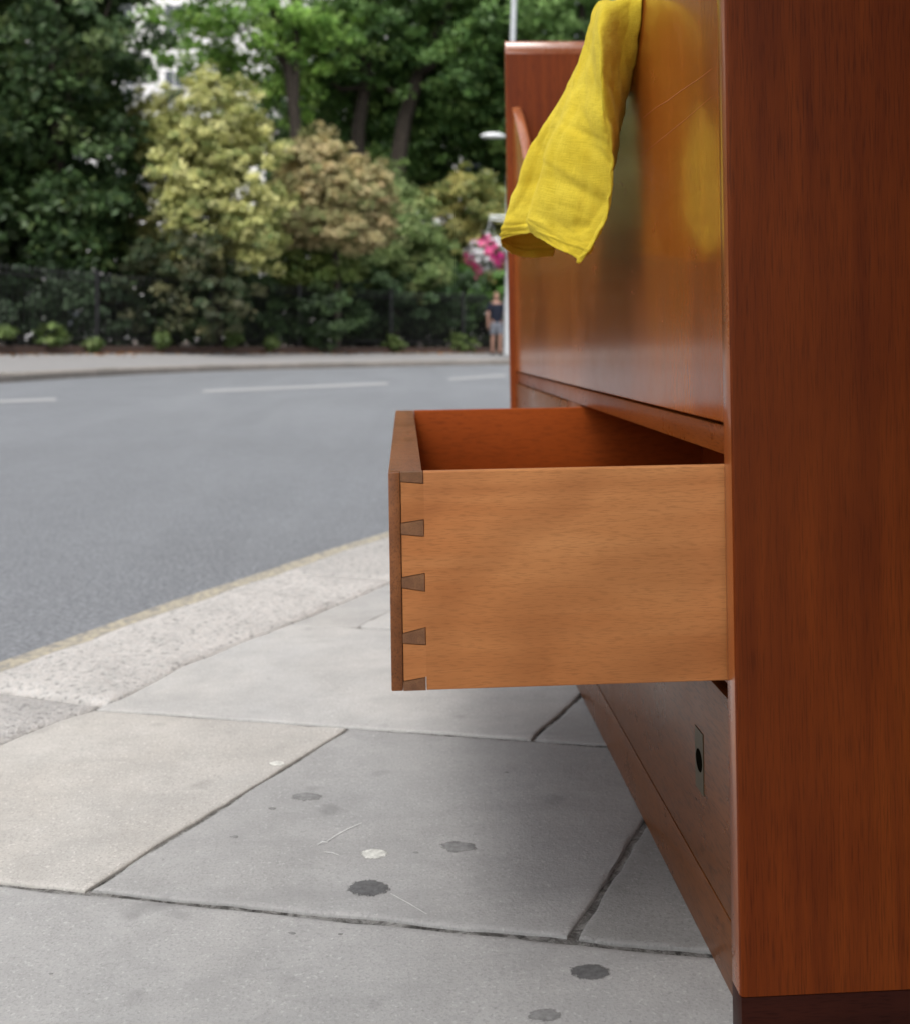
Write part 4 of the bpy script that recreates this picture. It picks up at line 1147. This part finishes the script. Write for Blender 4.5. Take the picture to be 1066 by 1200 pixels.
# ------------------------------------------------------------------ white terrace behind the trees
def terrace():
    c = at_t(200, 402, 62); root = empty('terrace_house', (c.x, c.y, 0.2)); tag(root, 'pale stucco terrace with sash windows glimpsed through the trees', 'building')
    W, Hh, D = 46, 23.0, 9
    xs0 = -26
    box('wall', (xs0, xs0 + W, 0, D, 0, 13.0), M['stucco'], root, 0.02)
    box('upper_wall', (xs0, xs0 + W, 0.02, D, 13.42, Hh), M['stucco'], root, 0.02)
    box('cornice', (xs0 - 0.2, xs0 + W + 0.2, -0.45, D, 13.0, 13.42), M['stucco'], root, 0.03)
    box('cornice', (xs0 - 0.2, xs0 + W + 0.2, -0.4, D, Hh, Hh + 0.5), M['stucco'], root, 0.03)
    box('roof', (xs0 + 0.3, xs0 + W - 0.3, 0.6, D - 0.4, Hh + 0.5, Hh + 2.2), M['slate'], root, 0.4)
    for zf, hh in ((1.0, 2.4), (5.2, 2.7), (9.4, 2.4), (14.6, 2.2), (18.8, 2.0)):
        for k in range(15):
            x = xs0 + 1.6 + k * 3.0
            f = box('window', (x, x + 1.3, -0.07, 0.05, zf, zf + hh), M['frame'], root, 0.01)
            for a in (0, 1):
                for b_ in (0, 1):
                    box('pane', (x + 0.1 + a * 0.58, x + 0.62 + a * 0.58, -0.085, -0.075, zf + 0.1 + b_ * hh * 0.5, zf + hh * 0.5 - 0.03 + b_ * hh * 0.47), M['glass'], f, 0)
terrace()

# ------------------------------------------------------------------ unseen building, added to shade the near pavement and sideboard
def shop():
    X0 = 1.0; root = empty('added_shade_shop', (X0, -4, 0)); tag(root, 'brick shop building with tall dark windows, added out of view behind the sideboard to shade the pavement', 'building')
    ya, yb = -12.0, 7.6            # relative to the root: y -16 .. 3.6
    box('wall', (0.12, 6, ya, yb, 3.5, 13), M['brick'], root, 0.02)
    box('stall_riser', (0.0, 0.3, ya, yb, -0.05, 0.55), M['plinth_wood'], root, 0.01)
    box('fascia', (-0.05, 0.3, ya, yb, 2.9, 3.5), M['plinth_wood'], root, 0.02)
    box('side_wall', (0.31, 6, yb - 0.3, yb, -0.05, 3.49), M['brick'], root, 0.02)
    bm = bmesh.new()
    pr = [(-0.06, 2.86), (-1.42, 2.30), (-1.43, 2.10), (-1.435, 2.10), (-1.425, 2.31), (-0.06, 2.875)]
    va = [bm.verts.new((x, -1.5, z)) for x, z in pr]; vb = [bm.verts.new((x, 4.15, z)) for x, z in pr]
    for i in range(6): bm.faces.new((va[i], va[(i + 1) % 6], vb[(i + 1) % 6], vb[i]))
    bm.faces.new(va[::-1]); bm.faces.new(vb)
    from_bm('shade_awning', bm, M['shade_awning'], root)  # canvas added overhead, out of view, to dim the near pavement
    k = 0; y = ya
    while y < yb - 0.1:
        box('pilaster', (-0.02, 0.3, y, y + 0.25, 0.551, 2.899), M['plinth_wood'], root, 0.01)
        if y + 2.25 < yb:
            f = box('shop_window', (0.1, 0.16, y + 0.251, y + 2.249, 0.551, 2.899), M['plinth_wood'], root, 0.005)
            box('pane', (0.085, 0.098, y + 0.32, y + 2.18, 0.62, 2.83), M['glass'], f, 0)
        y += 2.25
    for zf in (4.6, 8.2):
        for k in range(8):
            y = ya + 1 + k * 2.8
            f = box('window', (0.05, 0.2, y, y + 1.2, zf, zf + 2.1), M['frame'], root, 0.01)
            for b_ in (0, 1):
                box('pane', (0.035, 0.048, y + 0.1, y + 1.1, zf + 0.1 + b_ * 1.02, zf + 0.98 + b_ * 1.02), M['glass'], f, 0)
shop()

# ------------------------------------------------------------------ lamp post, basket, man
_p, LT = off_t(593.5, 0.9)
bp = _p
lp = empty('lamp_post', tuple(bp)); tag(lp, 'slim grey steel lamp post standing on the far pavement behind the sideboard', 'lamp post')
def L(u, v): return at_t(u, v, LT) - bp
mb = MB(); mb.tube([L(593.5, 416), L(593.8, 380), L(594.1, 350)], 0.095, 12); mb.build('base_sleeve', M['steel'], lp)
mb = MB(); mb.tube([L(594.1, 351), L(595.5, 250), L(598, 120), L(601.5, 0), L(604, -90)], [0.078, 0.076, 0.072, 0.07, 0.06], 12); mb.build('pole', M['steel'], lp)
def luminaire(uv, ln_px, th, name='luminaire'):
    u, v = uv; a = L(u, v); k = LT / F
    bm = bmesh.new(); bmesh.ops.create_uvsphere(bm, u_segments=20, v_segments=10, radius=1)
    for q in bm.verts:
        q.co = Vector((q.co.x * ln_px * k / 2, q.co.y * 0.16, (q.co.z * th if q.co.z > 0 else q.co.z * th * 0.45)))
        q.co += a - Vector((ln_px * k / 2, 0, 0))
    o = from_bm(name, bm, M['lamp_white'], lp, True)
luminaire((592, 160), 30, 0.10)
mb = MB(); mb.tube([L(597, 160), L(586, 159.5)], 0.03, 8); mb.build('lamp_arm', M['steel'], lp)
mb = MB(); mb.tube([L(596, 253.5), L(585, 253.5), L(573, 253)], 0.028, 8); mb.tube([L(596, 259), L(585, 258), L(574, 256.5)], 0.02, 8); mb.build('bracket_arm', M['lamp_white'], lp)
luminaire((604, -86), 60, 0.12)
# hanging basket
hp = at_t(572, 300, LT); hb = empty('hanging_basket', tuple(hp)); tag(hb, 'hanging basket of pink and white flowers on the lamp post', 'flower basket')
k = LT / F
bm = bmesh.new(); bmesh.ops.create_uvsphere(bm, u_segments=20, v_segments=12, radius=0.30)
for q in bm.verts: q.co.z = min(q.co.z, 0.02) * 0.8
from_bm('bowl', bm, M['bark'], hb, True)
mb = MB()
top = at_t(574, 255, LT) - hp
for a in range(3):
    an = a * 2.094; mb.tube([Vector((0.28 * math.cos(an), 0.28 * math.sin(an), 0.02)), top], 0.006, 5)
mb.build('chain', M['steel'], hb)
r = np.random.RandomState(77)
def ball(n, rx, rz, cz, size, cols, wts, name, seed, only=None):
    d = r.normal(size=(n, 3)); d /= np.linalg.norm(d, axis=1, keepdims=True)
    lump = np.array([1 + 0.35 * mnoise.noise(Vector(q) * 2.2) for q in d])[:, None]
    P = d * (0.7 + 0.35 * r.rand(n, 1)) * lump * np.array([rx, rx, rz]) + np.array([0, 0, cz])
    P[:, 2] -= (r.rand(n) ** 4) * 0.25
    if only is not None: m_ = only(P, d); P, d = P[m_], d[m_]
    nn_ = d + r.normal(size=P.shape) * 0.3; nn_ /= np.linalg.norm(nn_, axis=1, keepdims=True)
    me = leaves_mesh(name, P, nn_, size * (0.7 + 0.6 * r.rand(len(P))), palette(r, len(P), cols, wts), seed, 0.95)
    o = link(name, me, M['leaf'], hb); o['kind'] = 'stuff'; return o
ball(700, 0.46, 0.34, 0.10, 0.11, [(0.04, 0.09, 0.03), (0.07, 0.13, 0.04)], [1, 1], 'foliage', 78)
fn = lambda sgn: (lambda P, d: np.sin(P[:, 0] * 7 + P[:, 2] * 6 + 0.6) * sgn > -0.15)
ball(700, 0.60, 0.46, 0.10, 0.12, [(0.60, 0.04, 0.22), (0.72, 0.12, 0.28), (0.50, 0.02, 0.20), (0.80, 0.32, 0.40)], [3, 2, 2, 1], 'pink_flowers', 79, fn(1))
ball(480, 0.60, 0.45, 0.12, 0.11, [(0.72, 0.72, 0.72), (0.62, 0.60, 0.64)], [2, 1], 'white_flowers', 80, fn(-1))

# man walking on the far pavement
M['skin'] = mat_plain('skin', (0.46, 0.26, 0.19), 0.55, var=0.06)
M['navy'] = mat_plain('navy_cotton', (0.012, 0.016, 0.032), 0.9, var=0.2)
M['grey_cloth'] = mat_plain('grey_cotton', (0.22, 0.235, 0.27), 0.9, var=0.12)
M['shoe'] = mat_plain('dark_shoe', (0.03, 0.028, 0.026), 0.6)
M['hair'] = mat_plain('short_fair_hair', (0.22, 0.15, 0.09), 0.9)
M['eye'] = mat_plain('eye', (0.03, 0.02, 0.02), 0.3)
def skin_mesh(name, verts, edges, radii, mat, parent, root=0, sub=2):
    me = bpy.data.meshes.new(name); me.from_pydata([tuple(v) for v in verts], edges, []); me.update()
    o = link(name, me, mat, parent)
    m1 = o.modifiers.new('skin', 'SKIN'); m1.use_smooth_shade = True
    sl = me.skin_vertices[0].data if me.skin_vertices else None
    if sl is None:
        bm = bmesh.new(); bm.from_mesh(me); bm.verts.layers.skin.verify(); bm.to_mesh(me); bm.free(); sl = me.skin_vertices[0].data
    for i, rr_ in enumerate(radii):
        rr_ = rr_ if hasattr(rr_, '__len__') else (rr_, rr_); sl[i].radius = rr_; sl[i].use_root = (i == root)
    m2 = o.modifiers.new('sub', 'SUBSURF'); m2.levels = sub; m2.render_levels = sub
    return o
def man():
    p, t = off_t(582, 2.2); root = empty('person', (p.x, p.y, p.z), (0, 0, R(8)))
    tag(root, 'man in a navy t-shirt and grey shorts walking on the far pavement', 'person')
    # facing -y (towards the camera); z up; 1.74 m tall
    V, E, Rd = [], [], []
    def add(x, y, z, r, prev=None):
        V.append((x, y, z)); Rd.append(r)
        if prev is not None: E.append((prev, len(V) - 1))
        return len(V) - 1
    pel = add(0, 0, 0.92, (0.15, 0.115))
    wst = add(0, 0, 1.08, (0.15, 0.115), pel); chs = add(0, 0.0, 1.28, (0.165, 0.115), wst); shl = add(0, 0.01, 1.42, (0.12, 0.085), chs)
    nk = add(0, 0.0, 1.49, 0.058, shl); jaw = add(0, -0.015, 1.56, (0.062, 0.072), nk); crn = add(0, -0.005, 1.645, (0.074, 0.092), jaw); top = add(0, 0.005, 1.70, (0.055, 0.07), crn)
    for s in (-1, 1):
        sh = add(s * 0.185, 0.01, 1.40, 0.058, shl)
        el = add(s * (0.245), 0.03 * s, 1.13, 0.043, sh); wr = add(s * 0.255, -0.05 + 0.03 * s, 0.88, 0.028, el)
        pm = add(s * 0.255, -0.065 + 0.03 * s, 0.81, (0.022, 0.038), wr)
        for fi in range(4):
            a = add(s * 0.255, -0.095 + 0.03 * s + fi * 0.021, 0.755, 0.0095, pm); bq = add(s * 0.250, -0.098 + 0.03 * s + fi * 0.021, 0.725 - (0.012 if fi in (1, 2) else 0), 0.0085, a); add(s * 0.240, -0.096 + 0.03 * s + fi * 0.02, 0.70 - (0.012 if fi in (1, 2) else 0), 0.0075, bq)
        th = add(s * 0.24, -0.105 + 0.03 * s, 0.82, 0.012, pm); add(s * 0.235, -0.125 + 0.03 * s, 0.785, 0.010, th)
        hp_ = add(s * 0.088, 0, 0.86, 0.092, pel); kn = add(s * 0.10, -0.03 * s - 0.02, 0.48, 0.056, hp_); cf = add(s * 0.10, -0.02 * s + 0.01, 0.33, 0.055, kn); an = add(s * 0.10, -0.05 * s + 0.03, 0.09, 0.036, cf)
        ft = add(s * 0.11, -0.05 * s - 0.06, 0.04, (0.04, 0.028), an); add(s * 0.115, -0.05 * s - 0.13, 0.03, (0.038, 0.022), ft)
    skin_mesh('body', V, E, Rd, M['skin'], root)
    # t-shirt
    V, E, Rd = [], [], []
    a0 = add(0, 0, 0.80, (0.178, 0.14)); a1 = add(0, 0, 1.08, (0.176, 0.137), a0); a2 = add(0, 0, 1.28, (0.186, 0.133), a1); a3 = add(0, 0.01, 1.42, (0.13, 0.097), a2); add(0, 0.005, 1.455, (0.075, 0.075), a3)
    for s in (-1, 1):
        sh = add(s * 0.19, 0.01, 1.40, 0.074, a3); add(s * 0.232, 0.02 * s + 0.005, 1.18, 0.074, sh)
    skin_mesh('t_shirt', V, E, Rd, M['navy'], root)
    V, E, Rd = [], [], []
    a0 = add(0, 0, 0.95, (0.165, 0.128)); a1 = add(0, 0, 0.87, (0.16, 0.125), a0)
    for s in (-1, 1):
        h = add(s * 0.09, 0, 0.78, 0.108, a1); add(s * 0.10, -0.02 * s - 0.01, 0.53, 0.094, h)
    skin_mesh('shorts', V, E, Rd, M['grey_cloth'], root)
    for s in (-1, 1):
        bm = bmesh.new(); add_box(bm, s * 0.112 - 0.048, s * 0.112 + 0.048, -0.05 * s - 0.175, -0.05 * s + 0.09, 0.0, 0.075, 0.03, 3)
        smooth_by_angle(from_bm('shoe', bm, M['shoe'], root), 60)
    # face: nose, ears, eyes, mouth; cropped hair
    mb = MB(); mb.tube([(0, -0.098, 1.655), (0, -0.116, 1.615), (0, -0.104, 1.60)], [0.008, 0.016, 0.012], 8); mb.build('nose', M['skin'], root)
    for s in (-1, 1):
        bm = bmesh.new(); bmesh.ops.create_uvsphere(bm, u_segments=8, v_segments=6, radius=0.012)
        for q in bm.verts: q.co += Vector((s * 0.03, -0.088, 1.645))
        from_bm('eye', bm, M['eye'], root, True)
        bm = bmesh.new(); bmesh.ops.create_uvsphere(bm, u_segments=8, v_segments=6, radius=0.03)
        for q in bm.verts: q.co = Vector((q.co.x * 0.35 + s * 0.078, q.co.y * 0.6 + 0.005, q.co.z + 1.63))
        from_bm('ear', bm, M['skin'], root, True)
    bm = bmesh.new(); bmesh.ops.create_uvsphere(bm, u_segments=8, v_segments=6, radius=0.024)
    for q in bm.verts: q.co = Vector((q.co.x, q.co.y * 0.3 - 0.085, q.co.z * 0.25 + 1.572))
    from_bm('mouth', bm, M['grey_cloth'], root, True).data.materials[0] = mat_plain('lips', (0.30, 0.11, 0.09), 0.6)
    bm = bmesh.new(); bmesh.ops.create_uvsphere(bm, u_segments=16, v_segments=10, radius=1)
    for q in bm.verts: q.co = Vector((q.co.x * 0.082, q.co.y * 0.098 + 0.028, max(q.co.z, -0.45) * 0.085 + 1.668))
    from_bm('hair', bm, M['hair'], root, True)
man()
